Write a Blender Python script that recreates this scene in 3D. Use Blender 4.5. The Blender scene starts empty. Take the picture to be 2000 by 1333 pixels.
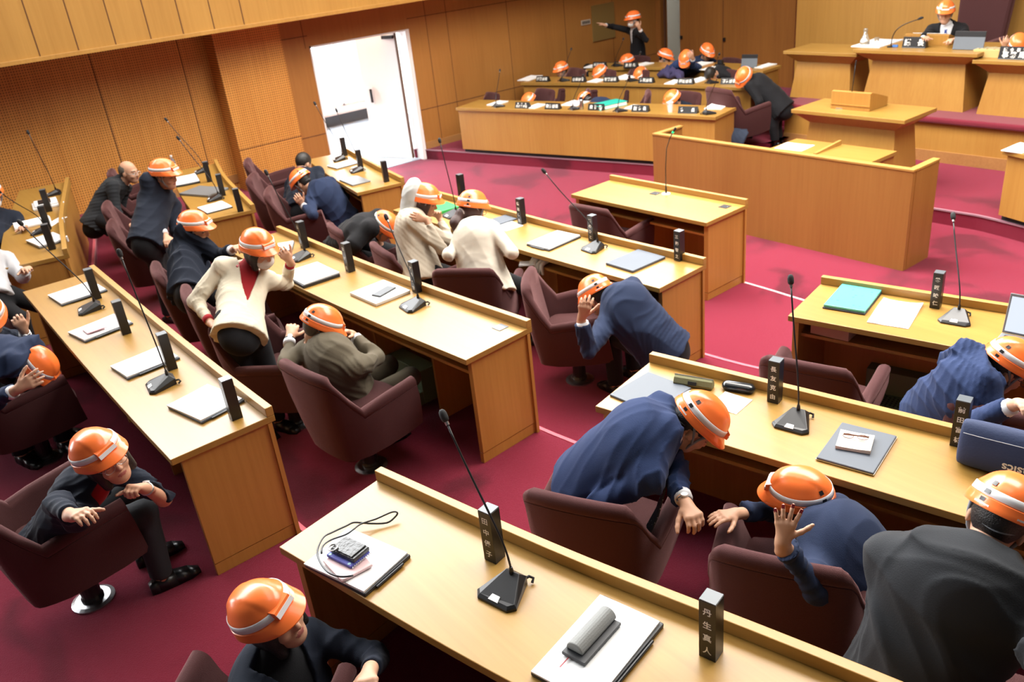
import bpy, math, random
import numpy as np
from mathutils import Vector, Matrix

random.seed(7)
scene = bpy.context.scene
COL = scene.collection
PI = math.pi

# ------------------------------------------------------------------ camera
CAM_H = 3.30                                   # eye of a visitor standing in the public gallery
F_PX, PITCH, ROLL, YAW = 1645.4, 0.45179, -0.11241, -0.94073
_fw = Vector((math.sin(YAW) * math.cos(PITCH), math.cos(YAW) * math.cos(PITCH), -math.sin(PITCH)))
_r = Vector((math.cos(YAW), -math.sin(YAW), 0))
_u = _r.cross(_fw)
CR = _r * math.cos(ROLL) + _u * math.sin(ROLL)
CU = -_r * math.sin(ROLL) + _u * math.cos(ROLL)
cam_d = bpy.data.cameras.new('camera')
cam = bpy.data.objects.new('camera', cam_d)
COL.objects.link(cam)
scene.camera = cam
m = Matrix((CR, CU, -_fw)).transposed().to_4x4()
m.translation = (0, 0, CAM_H)
cam.matrix_world = m
cam_d.sensor_width = 36
cam_d.lens = F_PX / 2000 * 36
cam_d.clip_end = 200
cam_d.dof.use_dof = True
cam_d.dof.focus_distance = 3.2
cam_d.dof.aperture_fstop = 4.0


def ray(x, y):
    return CR * ((x - 1000) / F_PX) - CU * ((y - 666.5) / F_PX) + _fw


def P(x, y, z):
    """Point of the room at height z that the photograph shows at (x, y)."""
    d = ray(x, y)
    return Vector((0, 0, CAM_H)) + d * ((z - CAM_H) / d.z)


def onX(X, x, y):
    d = ray(x, y)
    return Vector((0, 0, CAM_H)) + d * (X / d.x)


def onY(Y, x, y):
    d = ray(x, y)
    return Vector((0, 0, CAM_H)) + d * (Y / d.y)


# ------------------------------------------------------------------ light
scene.view_settings.view_transform = 'Standard'
scene.view_settings.look = 'None'
scene.view_settings.exposure = 0.0
scene.view_settings.gamma = 1
scene.view_settings.use_curve_mapping = False
w = bpy.data.worlds.new('world')
scene.world = w
w.use_nodes = True
w.node_tree.nodes['Background'].inputs[0].default_value = (1.0, 0.97, 0.93, 1)
w.node_tree.nodes['Background'].inputs[1].default_value = 0.075


def area(name, loc, size, power, color=(1, 0.95, 0.88), rot=(0, 0, 0), spread=180):
    l = bpy.data.lights.new(name, 'AREA')
    l.shape = 'RECTANGLE'
    l.size, l.size_y = size
    l.energy = power
    l.color = color
    l.spread = math.radians(spread)
    o = bpy.data.objects.new(name, l)
    COL.objects.link(o)
    o.location = loc
    o.rotation_euler = rot
    return o


# luminous ceiling of the chamber: bright over the well, dimmer towards the gallery
area('ceiling_lamp', (-4.4, 6.6, 6.4), (9.5, 3.6), 1500, spread=140)
area('ceiling_lamp.001', (-4.0, 2.4, 6.4), (8, 1.6), 130, spread=160)
area('left_wall_fill', (-8.9, 2.0, 6.2), (2.5, 6), 320, spread=165)  # added fill light over the left block, brightens the left wall and parapet
# daylight outside the side door
area('daylight', (-16.8, 6.9, 3.2), (4.0, 3.0), 1200, (0.93, 0.97, 1.0), (0, math.radians(-70), 0))

area('daylight.001', (-21, 8.0, 11), (8, 6), 12000, (0.95, 0.98, 1.0), (0, math.radians(62), 0))

# ------------------------------------------------------------------ materials
MATS = {}


def nodes(mt):
    return mt.node_tree.nodes, mt.node_tree.links


def mat(name, col, rough=0.5, metal=0.0, sheen=0.0, bump=None, spec=0.5, coat=0.0, var=0.0, vscale=6, trans=0, emit=None):
    if name in MATS:
        return MATS[name]
    mt = bpy.data.materials.new(name)
    mt.use_nodes = True
    n, l = nodes(mt)
    b = n['Principled BSDF']
    b.inputs['Base Color'].default_value = (*col, 1)
    b.inputs['Roughness'].default_value = rough
    b.inputs['Metallic'].default_value = metal
    b.inputs['Specular IOR Level'].default_value = spec
    b.inputs['Sheen Weight'].default_value = sheen
    b.inputs['Sheen Roughness'].default_value = 0.4
    b.inputs['Coat Weight'].default_value = coat
    b.inputs['Transmission Weight'].default_value = trans
    if emit:
        b.inputs['Emission Color'].default_value = (*emit[0], 1)
        b.inputs['Emission Strength'].default_value = emit[1]
    if var or bump:
        tc = n.new('ShaderNodeTexCoord')
        nz = n.new('ShaderNodeTexNoise')
        nz.inputs['Scale'].default_value = vscale
        nz.inputs['Detail'].default_value = 4
        l.new(tc.outputs['Object'], nz.inputs['Vector'])
        if var:
            hs = n.new('ShaderNodeHueSaturation')
            mr = n.new('ShaderNodeMapRange')
            mr.inputs['To Min'].default_value = 1 - var
            mr.inputs['To Max'].default_value = 1 + var
            l.new(nz.outputs['Fac'], mr.inputs['Value'])
            hs.inputs['Color'].default_value = (*col, 1)
            l.new(mr.outputs['Result'], hs.inputs['Value'])
            l.new(hs.outputs['Color'], b.inputs['Base Color'])
        if bump:
            nb = n.new('ShaderNodeTexNoise')
            nb.inputs['Scale'].default_value = bump[0]
            nb.inputs['Detail'].default_value = 3
            l.new(tc.outputs['Object'], nb.inputs['Vector'])
            bp = n.new('ShaderNodeBump')
            bp.inputs['Strength'].default_value = bump[1]
            bp.inputs['Distance'].default_value = 0.004
            l.new(nb.outputs['Fac'], bp.inputs['Height'])
            l.new(bp.outputs['Normal'], b.inputs['Normal'])
    MATS[name] = mt
    return mt


def wood(name, c1, c2, axis='z', rough=0.35, scale=1.0, holes=False, coat=0.0):
    """Straight-grained veneer; the grain runs along one axis of the object."""
    mt = bpy.data.materials.new(name)
    mt.use_nodes = True
    n, l = nodes(mt)
    b = n['Principled BSDF']
    tc = n.new('ShaderNodeTexCoord')
    mp = n.new('ShaderNodeMapping')
    s = [38 * scale] * 3
    s['xyz'.index(axis)] = 1.6 * scale
    mp.inputs['Scale'].default_value = s
    l.new(tc.outputs['Object'], mp.inputs['Vector'])
    nz = n.new('ShaderNodeTexNoise')
    nz.inputs['Scale'].default_value = 1.0
    nz.inputs['Detail'].default_value = 5
    nz.inputs['Roughness'].default_value = 0.6
    l.new(mp.outputs['Vector'], nz.inputs['Vector'])
    mp2 = n.new('ShaderNodeMapping')
    s2 = [2.6 * scale] * 3
    s2['xyz'.index(axis)] = 0.5 * scale
    mp2.inputs['Scale'].default_value = s2
    l.new(tc.outputs['Object'], mp2.inputs['Vector'])
    nz2 = n.new('ShaderNodeTexNoise')
    nz2.inputs['Scale'].default_value = 1.0
    l.new(mp2.outputs['Vector'], nz2.inputs['Vector'])
    ad = n.new('ShaderNodeMath')
    ad.operation = 'ADD'
    l.new(nz.outputs['Fac'], ad.inputs[0])
    l.new(nz2.outputs['Fac'], ad.inputs[1])
    rp = n.new('ShaderNodeValToRGB')
    rp.color_ramp.elements[0].position = 0.30
    rp.color_ramp.elements[0].color = (*c1, 1)
    rp.color_ramp.elements[1].position = 0.70
    rp.color_ramp.elements[1].color = (*c2, 1)
    hf = n.new('ShaderNodeMath')
    hf.operation = 'MULTIPLY'
    hf.inputs[1].default_value = 0.5
    l.new(ad.outputs[0], hf.inputs[0])
    l.new(hf.outputs[0], rp.inputs['Fac'])
    out = rp.outputs['Color']
    if holes:
        # perforated acoustic panel: a grid of small drilled holes over the y and z of the wall
        sp = n.new('ShaderNodeSeparateXYZ')
        l.new(tc.outputs['Object'], sp.inputs[0])
        sq = []
        for a in ('Y', 'Z'):
            mu = n.new('ShaderNodeMath'); mu.operation = 'MULTIPLY'; mu.inputs[1].default_value = 1 / 0.032
            l.new(sp.outputs[a], mu.inputs[0])
            fr = n.new('ShaderNodeMath'); fr.operation = 'FRACT'
            l.new(mu.outputs[0], fr.inputs[0])
            su = n.new('ShaderNodeMath'); su.operation = 'SUBTRACT'; su.inputs[1].default_value = 0.5
            l.new(fr.outputs[0], su.inputs[0])
            pw = n.new('ShaderNodeMath'); pw.operation = 'MULTIPLY'
            l.new(su.outputs[0], pw.inputs[0]); l.new(su.outputs[0], pw.inputs[1])
            sq.append(pw)
        sm = n.new('ShaderNodeMath'); sm.operation = 'ADD'
        l.new(sq[0].outputs[0], sm.inputs[0]); l.new(sq[1].outputs[0], sm.inputs[1])
        lt = n.new('ShaderNodeMath'); lt.operation = 'LESS_THAN'; lt.inputs[1].default_value = 0.055
        l.new(sm.outputs[0], lt.inputs[0])
        mx = n.new('ShaderNodeMix'); mx.data_type = 'RGBA'
        l.new(lt.outputs[0], mx.inputs['Factor'])
        l.new(out, mx.inputs['A'])
        mx.inputs['B'].default_value = (0.09, 0.035, 0.012, 1)
        out = mx.outputs['Result']
    l.new(out, b.inputs['Base Color'])
    b.inputs['Roughness'].default_value = rough
    b.inputs['Coat Weight'].default_value = coat
    b.inputs['Coat Roughness'].default_value = 0.25
    MATS[name] = mt
    return mt


def carpet_mat():
    mt = bpy.data.materials.new('carpet')
    mt.use_nodes = True
    n, l = nodes(mt)
    b = n['Principled BSDF']
    tc = n.new('ShaderNodeTexCoord')
    nz = n.new('ShaderNodeTexNoise')
    nz.inputs['Scale'].default_value = 1.3
    nz.inputs['Detail'].default_value = 3
    nz.inputs['Distortion'].default_value = 0.6
    l.new(tc.outputs['Object'], nz.inputs['Vector'])
    rp = n.new('ShaderNodeValToRGB')
    rp.color_ramp.elements[0].position = 0.36
    rp.color_ramp.elements[0].color = (0.085, 0.007, 0.014, 1)
    rp.color_ramp.elements[1].position = 0.46
    rp.color_ramp.elements[1].color = (0.175, 0.0125, 0.029, 1)
    l.new(nz.outputs['Fac'], rp.inputs['Fac'])
    l.new(rp.outputs['Color'], b.inputs['Base Color'])
    b.inputs['Roughness'].default_value = 0.95
    b.inputs['Specular IOR Level'].default_value = 0.1
    b.inputs['Sheen Weight'].default_value = 0.45
    b.inputs['Sheen Roughness'].default_value = 0.42
    b.inputs['Sheen Tint'].default_value = (1.0, 0.42, 0.56, 1)
    nb = n.new('ShaderNodeTexNoise')
    nb.inputs['Scale'].default_value = 260
    l.new(tc.outputs['Object'], nb.inputs['Vector'])
    bp = n.new('ShaderNodeBump')
    bp.inputs['Strength'].default_value = 0.5
    bp.inputs['Distance'].default_value = 0.01
    l.new(nb.outputs['Fac'], bp.inputs['Height'])
    l.new(bp.outputs['Normal'], b.inputs['Normal'])
    MATS['carpet'] = mt
    return mt


carpet = carpet_mat()
OAK_TOP = wood('oak_top', (0.301, 0.150, 0.028), (0.373, 0.211, 0.047), 'x', 0.36, coat=0.12)
OAK_LIP = wood('oak_lip', (0.342, 0.173, 0.036), (0.430, 0.244, 0.061), 'x', 0.4)
OAK_PANEL = wood('oak_panel', (0.356, 0.157, 0.029), (0.464, 0.227, 0.050), 'z', 0.42)
OAK_FAR = wood('oak_front', (0.339, 0.156, 0.030), (0.427, 0.227, 0.050), 'z', 0.42)
OAK_SCREEN = wood('oak_screen', (0.270, 0.112, 0.024), (0.345, 0.158, 0.038), 'z', 0.45)
WALL_PERF = wood('wall_perforated', (0.535, 0.220, 0.041), (0.707, 0.333, 0.072), 'z', 0.5, 0.7, holes=True)
WALL_WOOD = wood('wall_veneer', (0.301, 0.122, 0.026), (0.380, 0.168, 0.038), 'z', 0.5, 0.7)
WALL_DARK = wood('wall_walnut', (0.247, 0.090, 0.019), (0.357, 0.142, 0.030), 'z', 0.5, 0.7)
WALL_LIGHT = wood('wall_oak', (0.396, 0.194, 0.038), (0.506, 0.269, 0.061), 'z', 0.5, 0.7)
BLACK = mat('black_plastic', (0.012, 0.012, 0.014), 0.35)
BLACK_MATT = mat('black_matt', (0.016, 0.016, 0.017), 0.8)
GREY_PLATE = mat('grey_top', (0.10, 0.115, 0.13), 0.3)
SLATE = mat('slate_cover', (0.075, 0.09, 0.115), 0.5)
STEEL = mat('steel', (0.55, 0.55, 0.56), 0.3, 1.0)
PAPER = mat('paper', (0.86, 0.86, 0.86), 0.7)
WHITE = mat('white_plastic', (0.80, 0.80, 0.80), 0.4)
LETTER = mat('white_lettering', (0.80, 0.79, 0.74), 0.6)
CHAIR = mat('aubergine_upholstery', (0.058, 0.021, 0.021), 0.9, sheen=0.38, bump=(420, 0.5), spec=0.15)
CHAIR.node_tree.nodes['Principled BSDF'].inputs['Sheen Tint'].default_value = (1.0, 0.55, 0.55, 1)


# ------------------------------------------------------------------ helpers
def tag(o, label=None, cat=None, group=None, kind=None):
    if label: o['label'] = label
    if cat: o['category'] = cat
    if group: o['group'] = group
    if kind: o['kind'] = kind
    return o


def empty(name, loc=(0, 0, 0), rz=0.0):
    o = bpy.data.objects.new(name, None)
    COL.objects.link(o)
    o.location = loc
    o.rotation_euler = (0, 0, rz)
    o.empty_display_size = 0.1
    return o


def link(name, me, mt=None, parent=None, bevel=0, smooth=False):
    o = bpy.data.objects.new(name, me)
    COL.objects.link(o)
    if mt is not None:
        me.materials.clear()
        me.materials.append(mt)
    if parent is not None:
        o.parent = parent
    if smooth:
        me.polygons.foreach_set('use_smooth', [True] * len(me.polygons))
    if bevel:
        b = o.modifiers.new('bevel', 'BEVEL')
        b.width = bevel
        b.segments = 2
        b.limit_method = 'ANGLE'
        b.angle_limit = math.radians(40)
    return o


class MB:
    """Collects shapes into one mesh."""

    def __init__(self):
        self.v, self.f = [], []

    def add(self, vs, fs):
        n = len(self.v)
        self.v += [tuple(v) for v in vs]
        self.f += [tuple(i + n for i in f) for f in fs]
        return self

    def box(self, c, s, R=None):
        cx, cy, cz = c
        hx, hy, hz = s[0] / 2, s[1] / 2, s[2] / 2
        vs = [Vector((sx * hx, sy * hy, sz * hz)) for sx in (-1, 1) for sy in (-1, 1) for sz in (-1, 1)]
        if R is not None:
            vs = [R @ v for v in vs]
        vs = [(v.x + cx, v.y + cy, v.z + cz) for v in vs]
        return self.add(vs, [(0, 1, 3, 2), (4, 6, 7, 5), (0, 4, 5, 1), (2, 3, 7, 6), (0, 2, 6, 4), (1, 5, 7, 3)])

    def ribbon(self, A, B, z0, z1):
        """Solid between two plan polylines of equal length."""
        n = len(A)
        vs = []
        for a, b in zip(A, B):
            vs += [(a[0], a[1], z0), (b[0], b[1], z0), (b[0], b[1], z1), (a[0], a[1], z1)]
        fs = []
        for i in range(n - 1):
            k, j = 4 * i, 4 * i + 4
            for q in range(4):
                fs.append((k + q, k + (q + 1) % 4, j + (q + 1) % 4, j + q))
        fs += [(3, 2, 1, 0), (4 * n - 4, 4 * n - 3, 4 * n - 2, 4 * n - 1)]
        return self.add(vs, fs)

    def prism(self, poly, z0, z1):
        n = len(poly)
        vs = [(p[0], p[1], z0) for p in poly] + [(p[0], p[1], z1) for p in poly]
        fs = [tuple(range(n - 1, -1, -1)), tuple(range(n, 2 * n))]
        fs += [(i, (i + 1) % n, n + (i + 1) % n, n + i) for i in range(n)]
        return self.add(vs, fs)

    def hull(self, bottom, top):
        """Solid between two 3-D rings of equal length."""
        n = len(bottom)
        fs = [tuple(range(n - 1, -1, -1)), tuple(range(n, 2 * n))]
        fs += [(i, (i + 1) % n, n + (i + 1) % n, n + i) for i in range(n)]
        return self.add(list(bottom) + list(top), fs)

    def lathe(self, prof, c=(0, 0, 0), n=20):
        vs, fs = [], []
        for r, z in prof:
            for i in range(n):
                a = 2 * PI * i / n
                vs.append((c[0] + r * math.cos(a), c[1] + r * math.sin(a), c[2] + z))
        for k in range(len(prof) - 1):
            for i in range(n):
                j = (i + 1) % n
                fs.append((k * n + i, k * n + j, k * n + n + j, k * n + n + i))
        fs.append(tuple(range(n - 1, -1, -1)))
        fs.append(tuple((len(prof) - 1) * n + i for i in range(n)))
        return self.add(vs, fs)

    def tube(self, pts, r, n=8):
        pts = [Vector(p) for p in pts]
        rs = r if isinstance(r, (list, tuple)) else [r] * len(pts)
        vs, fs = [], []
        up = Vector((0.13, 0.31, 0.94)).normalized()
        for i, p in enumerate(pts):
            d = (pts[min(i + 1, len(pts) - 1)] - pts[max(i - 1, 0)]).normalized()
            if abs(d.dot(up)) > 0.95:
                up = Vector((0.9, -0.2, 0.1)).normalized()
            x = d.cross(up).normalized()
            y = d.cross(x)
            up = -y if (-y).dot(up) > 0 else y
            y = x.cross(d)
            for k in range(n):
                a = 2 * PI * k / n
                vs.append(p + x * (rs[i] * math.cos(a)) + y * (rs[i] * math.sin(a)))
        for i in range(len(pts) - 1):
            for k in range(n):
                j = (k + 1) % n
                fs.append((i * n + k, i * n + j, i * n + n + j, i * n + n + k))
        fs.append(tuple(range(n - 1, -1, -1)))
        fs.append(tuple((len(pts) - 1) * n + k for k in range(n)))
        return self.add(vs, fs)

    def mesh(self, name='m'):
        me = bpy.data.meshes.new(name)
        me.from_pydata(self.v, [], self.f)
        me.update()
        import bmesh
        bm = bmesh.new()
        bm.from_mesh(me)
        bmesh.ops.recalc_face_normals(bm, faces=bm.faces)
        bm.to_mesh(me)
        bm.free()
        return me

    def build(self, name, mt, parent=None, bevel=0, smooth=False):
        return link(name, self.mesh(name), mt, parent, bevel, smooth)


def kids(o):
    return [c for c in ALL_CHILDREN.get(o.name, [])]


ALL_CHILDREN = {}


def copy_tree(root):
    """A copy of a thing with copies of its parts and sub-parts (shared meshes)."""
    def rec(o, par):
        c = o.copy()
        COL.objects.link(c)
        if par is not None:
            c.parent = par
            c.matrix_parent_inverse = o.matrix_parent_inverse.copy()
        for ch in o.children:
            rec(ch, c)
        return c
    return rec(root, None)


def bez(p0, p1, p2, p3, n=14):
    out = []
    for i in range(n + 1):
        t = i / n
        out.append(Vector(p0) * (1 - t) ** 3 + Vector(p1) * 3 * t * (1 - t) ** 2 + Vector(p2) * 3 * t * t * (1 - t) + Vector(p3) * t ** 3)
    return out


def resample(pts, n):
    """Smooth plan curve through the points."""
    pts = [Vector((p[0], p[1])) for p in pts]
    if len(pts) == 2:
        return [pts[0].lerp(pts[1], i / (n - 1)) for i in range(n)]
    out = []
    m_ = len(pts) - 1
    for i in range(n):
        t = i / (n - 1) * m_
        k = min(int(t), m_ - 1)
        f = t - k
        p1, p2 = pts[k], pts[k + 1]
        p0 = pts[k - 1] if k else p1 * 2 - p2
        p3 = pts[k + 2] if k + 2 <= m_ else p2 * 2 - p1
        out.append(0.5 * ((2 * p1) + (p2 - p0) * f + (2 * p0 - 5 * p1 + 4 * p2 - p3) * f * f + (3 * p1 - p0 - 3 * p2 + p3) * f ** 3))
    return out


def offset(poly, d):
    """Shift a plan polyline to its left-hand side by d (left of a line running +x is +y)."""
    out = []
    for i, p in enumerate(poly):
        t = (poly[min(i + 1, len(poly) - 1)] - poly[max(i - 1, 0)]).normalized()
        out.append(p + Vector((-t.y, t.x)) * d)
    return out

# ------------------------------------------------------------------ the room
F0, F1, F2, F3, F4 = 0.0, 0.143, 0.25, 0.356, 0.46     # floor of the well and of the four seating tiers
DESK_H = 0.75
T1, T2, T3, T4 = F1 + DESK_H, F2 + DESK_H, F3 + DESK_H, F4 + DESK_H
XW = -12.02                                            # door wall
XP = -12.36                                            # recessed perforated wall


def struct(o):
    o['kind'] = 'structure'
    return o


# front edges of the tiers (plan), following the rows of desks
E4 = resample([(-12.4, 2.30), (-10.9, 1.92), (-9.1, 1.44), (-7.8, 1.20), (-7.0, 1.20), (-5.5, 1.20), (-3.8, 1.22), (-2.9, 1.34), (-1.1, 1.76), (2.0, 2.5)], 60)
E3 = resample([(-12.4, 4.0), (-10.4, 3.47), (-9.3, 3.18), (-8.1, 2.92), (-7.0, 2.75), (-5.5, 2.77), (-3.75, 2.88), (-2.8, 3.06), (-1.2, 3.42), (2.0, 4.15)], 60)
E2 = resample([(-12.4, 5.5), (-10.4, 5.07), (-9.6, 4.9), (-7.85, 4.54), (-7.0, 4.42), (-5.5, 4.44), (-3.7, 4.53), (-2.8, 4.74), (-1.9, 4.96), (2.0, 5.85)], 60)
E1 = resample([(-7.3, 5.95), (-6.2, 6.0), (-4.5, 6.03), (-3.0, 6.03), (2.0, 6.3)], 40)


def tier(name, edge, back_y, z0, z1):
    back = [Vector((p.x, back_y)) for p in edge]
    return struct(MB().ribbon(back, edge, z0, z1).build(name, carpet))


o = struct(MB().box((-5, 6.5, -0.05), (16, 21, 0.1)).build('floor', carpet))
tier('floor_tier', E4, -4.0, -0.02, F4)
tier('floor_tier.001', E3, -4.0, -0.02, F3)
tier('floor_tier.002', E2, -4.0, -0.02, F2)
tier('floor_tier.003', E1, 0.0, -0.02, F1)
NOSING = mat('step_nosing', (0.62, 0.10, 0.14), 0.6, sheen=0.3)
NOSING_G = mat('step_nosing_grey', (0.62, 0.40, 0.42), 0.45)
for i, (e, z, mt) in enumerate(((E4, F4, NOSING), (E3, F3, NOSING), (E2, F2, NOSING), (E1, F1, NOSING_G))):
    struct(MB().ribbon(offset(e, -0.022), offset(e, 0.006), z - 0.03, z + 0.004).build('trim_%d' % (i + 1), mt))

# left wall: recessed perforated part, pillar, door wall
Y_PIL0, Y_PIL1 = 4.33, 5.31
Y_D0, Y_D1, Z_DOOR = 5.74, 7.47, 2.07
Y_CORNER = 13.15
Z_SOFFIT = 2.52
b = MB()
b.box((XP - 0.1, (Y_PIL0 - 4) / 2, 2.6), (0.2, Y_PIL0 + 4, 5.2))
struct(b.build('wall_left', WALL_PERF))
b = MB()
b.box((XW - 0.2, (Y_PIL0 + Y_PIL1) / 2, 2.6), (0.4, Y_PIL1 - Y_PIL0, 5.2))
struct(b.build('pillar', WALL_PERF, bevel=0.004))
XD = XW - 0.05
b = MB()
b.box((XD - 0.1, (Y_PIL1 + Y_D0) / 2, 2.6), (0.2, Y_D0 - Y_PIL1, 5.2))
b.box((XD - 0.1, (Y_D0 + Y_D1) / 2, (5.2 + Z_DOOR) / 2), (0.2, Y_D1 - Y_D0, 5.2 - Z_DOOR))
b.box((XD - 0.1, (Y_D1 + Y_CORNER) / 2, 2.6), (0.2, Y_CORNER - Y_D1, 5.2))
struct(b.build('wall_left_door_side', WALL_WOOD))
# joints of the veneer panels on the left wall
SEAM = mat('panel_joint', (0.10, 0.035, 0.012), 0.8)
b = MB()
for px, py in ((180, 130), (352, 110)):                  # joints of the perforated panels
    y = onX(XP, px, py).y
    b.box((XP + 0.001, y, 1.6), (0.004, 0.012, 2.6))
for y in (Y_D1 + 0.35, Y_D1 + 0.75, Y_D1 + 2.0, Y_D1 + 3.3, Y_D1 + 4.5):
    b.box((XD + 0.001, y, 1.3), (0.004, 0.008, 2.6))
for z in (0.80, 2.22):
    b.box((XD + 0.001, (Y_D1 + Y_CORNER) / 2, z), (0.004, Y_CORNER - Y_D1, 0.010))
    b.box((XD + 0.001, (Y_PIL1 + Y_D0) / 2, z), (0.004, Y_D0 - Y_PIL1, 0.010))
b.box((XW + 0.001, (Y_PIL0 + Y_PIL1) / 2, 0.86), (0.004, Y_PIL1 - Y_PIL0, 0.008))
b.box((XD + 0.001, Y_D0 - 0.06, 2.4), (0.004, 0.008, 0.7))
struct(b.build('wall_panel_joint', SEAM))
BASE_W = wood('baseboard_oak', (0.30, 0.14, 0.045), (0.42, 0.21, 0.07), 'y', 0.5)
b = MB()
b.box((XP + 0.008, (Y_PIL0 - 4) / 2, F3 + 0.05), (0.016, Y_PIL0 + 4, 0.12))
b.box((XD + 0.008, (Y_D1 + 0.03 + Y_CORNER) / 2, 0.20), (0.016, Y_CORNER - Y_D1, 0.14))
b.box((XW + 0.008, (Y_PIL0 + Y_PIL1) / 2, F2 + 0.04), (0.016, Y_PIL1 - Y_PIL0, 0.12))
struct(b.build('baseboard_left', BASE_W))

# parapet of the upper gallery running along the left wall
XG = -11.55
g0, g1 = onX(XG, 0, 128), onX(XG, 715, 13)
ZG = (g0.z + g1.z) / 2
b = MB()
b.box((XG - 0.06, 3.0, ZG + 0.9), (0.12, 22, 1.8))
struct(b.build('wall_gallery', WALL_LIGHT))
b = MB()
b.box((XG - 0.3, 3.0, ZG - 0.005), (0.66, 22, 0.05))
struct(b.build('trim_6', WALL_LIGHT, bevel=0.004))
b = MB()
for px in (62, 142, 219, 291, 357, 420, 480):
    y = onX(XG, px, 60).y
    b.box((XG + 0.001, y, ZG + 0.9), (0.006, 0.012, 1.75))
struct(b.build('gallery_panel_joint', SEAM))

# side door: opening, jamb, leaf standing open to the corridor
JAMB = mat('white_paint', (0.80, 0.80, 0.78), 0.5)
LEAF_EDGE = mat('door_edge', (0.10, 0.045, 0.02), 0.5)
b = MB()
b.box((XD - 0.11, Y_D1 - 0.035, Z_DOOR / 2), (0.26, 0.07, Z_DOOR))
struct(b.build('door_1_jamb', JAMB, bevel=0.004))
b = MB()
b.box((XD - 0.11, Y_D0 + 0.012, Z_DOOR / 2), (0.24, 0.024, Z_DOOR))
b.box((XD - 0.11, (Y_D0 + Y_D1) / 2, Z_DOOR - 0.012), (0.24, Y_D1 - Y_D0, 0.024))
struct(b.build('door_1_frame', JAMB))
ang = math.radians(22)
door = empty('door_1', (XD - 0.22, Y_D1 - 0.13, 0.0), 0)
door['kind'] = 'structure'
dr = Matrix.Rotation(ang, 3, 'Z')
b = MB()
c = dr @ Vector((-0.40, 0, 0))
b.box((c.x, c.y, 1.03), (0.80, 0.045, 2.02), dr)
struct(b.build('door_leaf', JAMB, door, 0.003))
b = MB()
c = dr @ Vector((0.006, 0, 0))
b.box((c.x, c.y, 1.03), (0.016, 0.05, 2.02), dr)
struct(b.build('door_edge', LEAF_EDGE, door))
b = MB()
c = dr @ Vector((-0.66, -0.045, 0))
b.box((c.x, c.y, 1.06), (0.14, 0.012, 0.28), dr)
struct(b.build('push_plate', WHITE, door))
b = MB()
c = dr @ Vector((-0.62, -0.065, 0))
b.box((c.x, c.y, 1.06), (0.035, 0.03, 0.22), dr)
struct(b.build('door_handle', BLACK, door, 0.006))
b = MB()
c = dr @ Vector((-0.12, -0.035, 0))
b.box((c.x, c.y, 1.97), (0.22, 0.05, 0.05), dr)
struct(b.build('door_closer', BLACK, door))

# corridor outside the door with its window front
TILE = mat('corridor_tile', (0.34, 0.38, 0.44), 0.25, var=0.25, vscale=2)
struct(MB().box((-14.6, 7.6, -0.03), (4.9, 9, 0.08)).build('floor_corridor', TILE))
struct(MB().box((-16.65, 6.8, 0.12), (0.5, 9, 0.24)).build('trim_7', mat('dark_sill', (0.035, 0.04, 0.05), 0.5)))
struct(MB().box((-16.6, 6.8, 0.26), (0.62, 9, 0.05)).build('trim_8', mat('sill_stone', (0.55, 0.50, 0.50), 0.5)))
struct(MB().box((-14.6, 9.6, 1.5), (4.9, 0.1, 3.0)).build('wall_corridor', JAMB))
win = empty('window_1', (-16.8, 6.8, 0.3))
win['kind'] = 'structure'
FRAME = mat('window_frame_paint', (0.62, 0.62, 0.62), 0.5)
b = MB()
for y in (-2.6, -1.0, 0.36, 1.72, 2.7):
    b.box((0, y, 1.3), (0.06, 0.05, 2.6))
for z in (0.02, 2.5):
    b.box((0, 0, z), (0.06, 7, 0.05))
struct(b.build('window_frame', FRAME, win))
b = MB()
for z in (0.25, 0.48, 0.71, 0.94):
    b.tube([(0.10, -3, z), (0.10, 0.35, z)], 0.010)
b.tube([(0.10, 0.35, 0.0), (0.10, 0.35, 1.05)], 0.012)
struct(b.build('guard_rail', STEEL, win))
GLASS = mat('clear_glass', (1, 1, 1), 0.0, trans=1.0)
GLASS.node_tree.nodes['Principled BSDF'].inputs['IOR'].default_value = 1.02
struct(MB().box((-0.02, 0, 1.3), (0.006, 7, 2.5)).build('window_glass', GLASS, win))
SKY = mat('overcast_sky', (1, 1, 1), 1, emit=((0.95, 0.98, 1.0), 14))
struct(MB().box((-40, 14, 12), (0.2, 80, 44)).build('sky_backdrop', SKY))
bl = empty('building', (-30, 11, -4))
tag(bl, 'pale office building seen in daylight through the open side door', 'building')
MB().box((0, 0, 5), (2, 16, 9.6)).build('wall', mat('pale_render', (0.75, 0.77, 0.8), 0.8), bl)
BW = mat('far_window_glass', (0.20, 0.32, 0.48), 0.2)
for y, z in ((-3.2, 4.0), (-0.9, 3.9), (1.4, 4.0), (-3.2, 8.9), (-0.9, 8.9), (1.4, 8.9)):
    MB().box((1.02, y, z), (0.06, 0.9, 2.2)).build('window', BW, bl)

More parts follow.
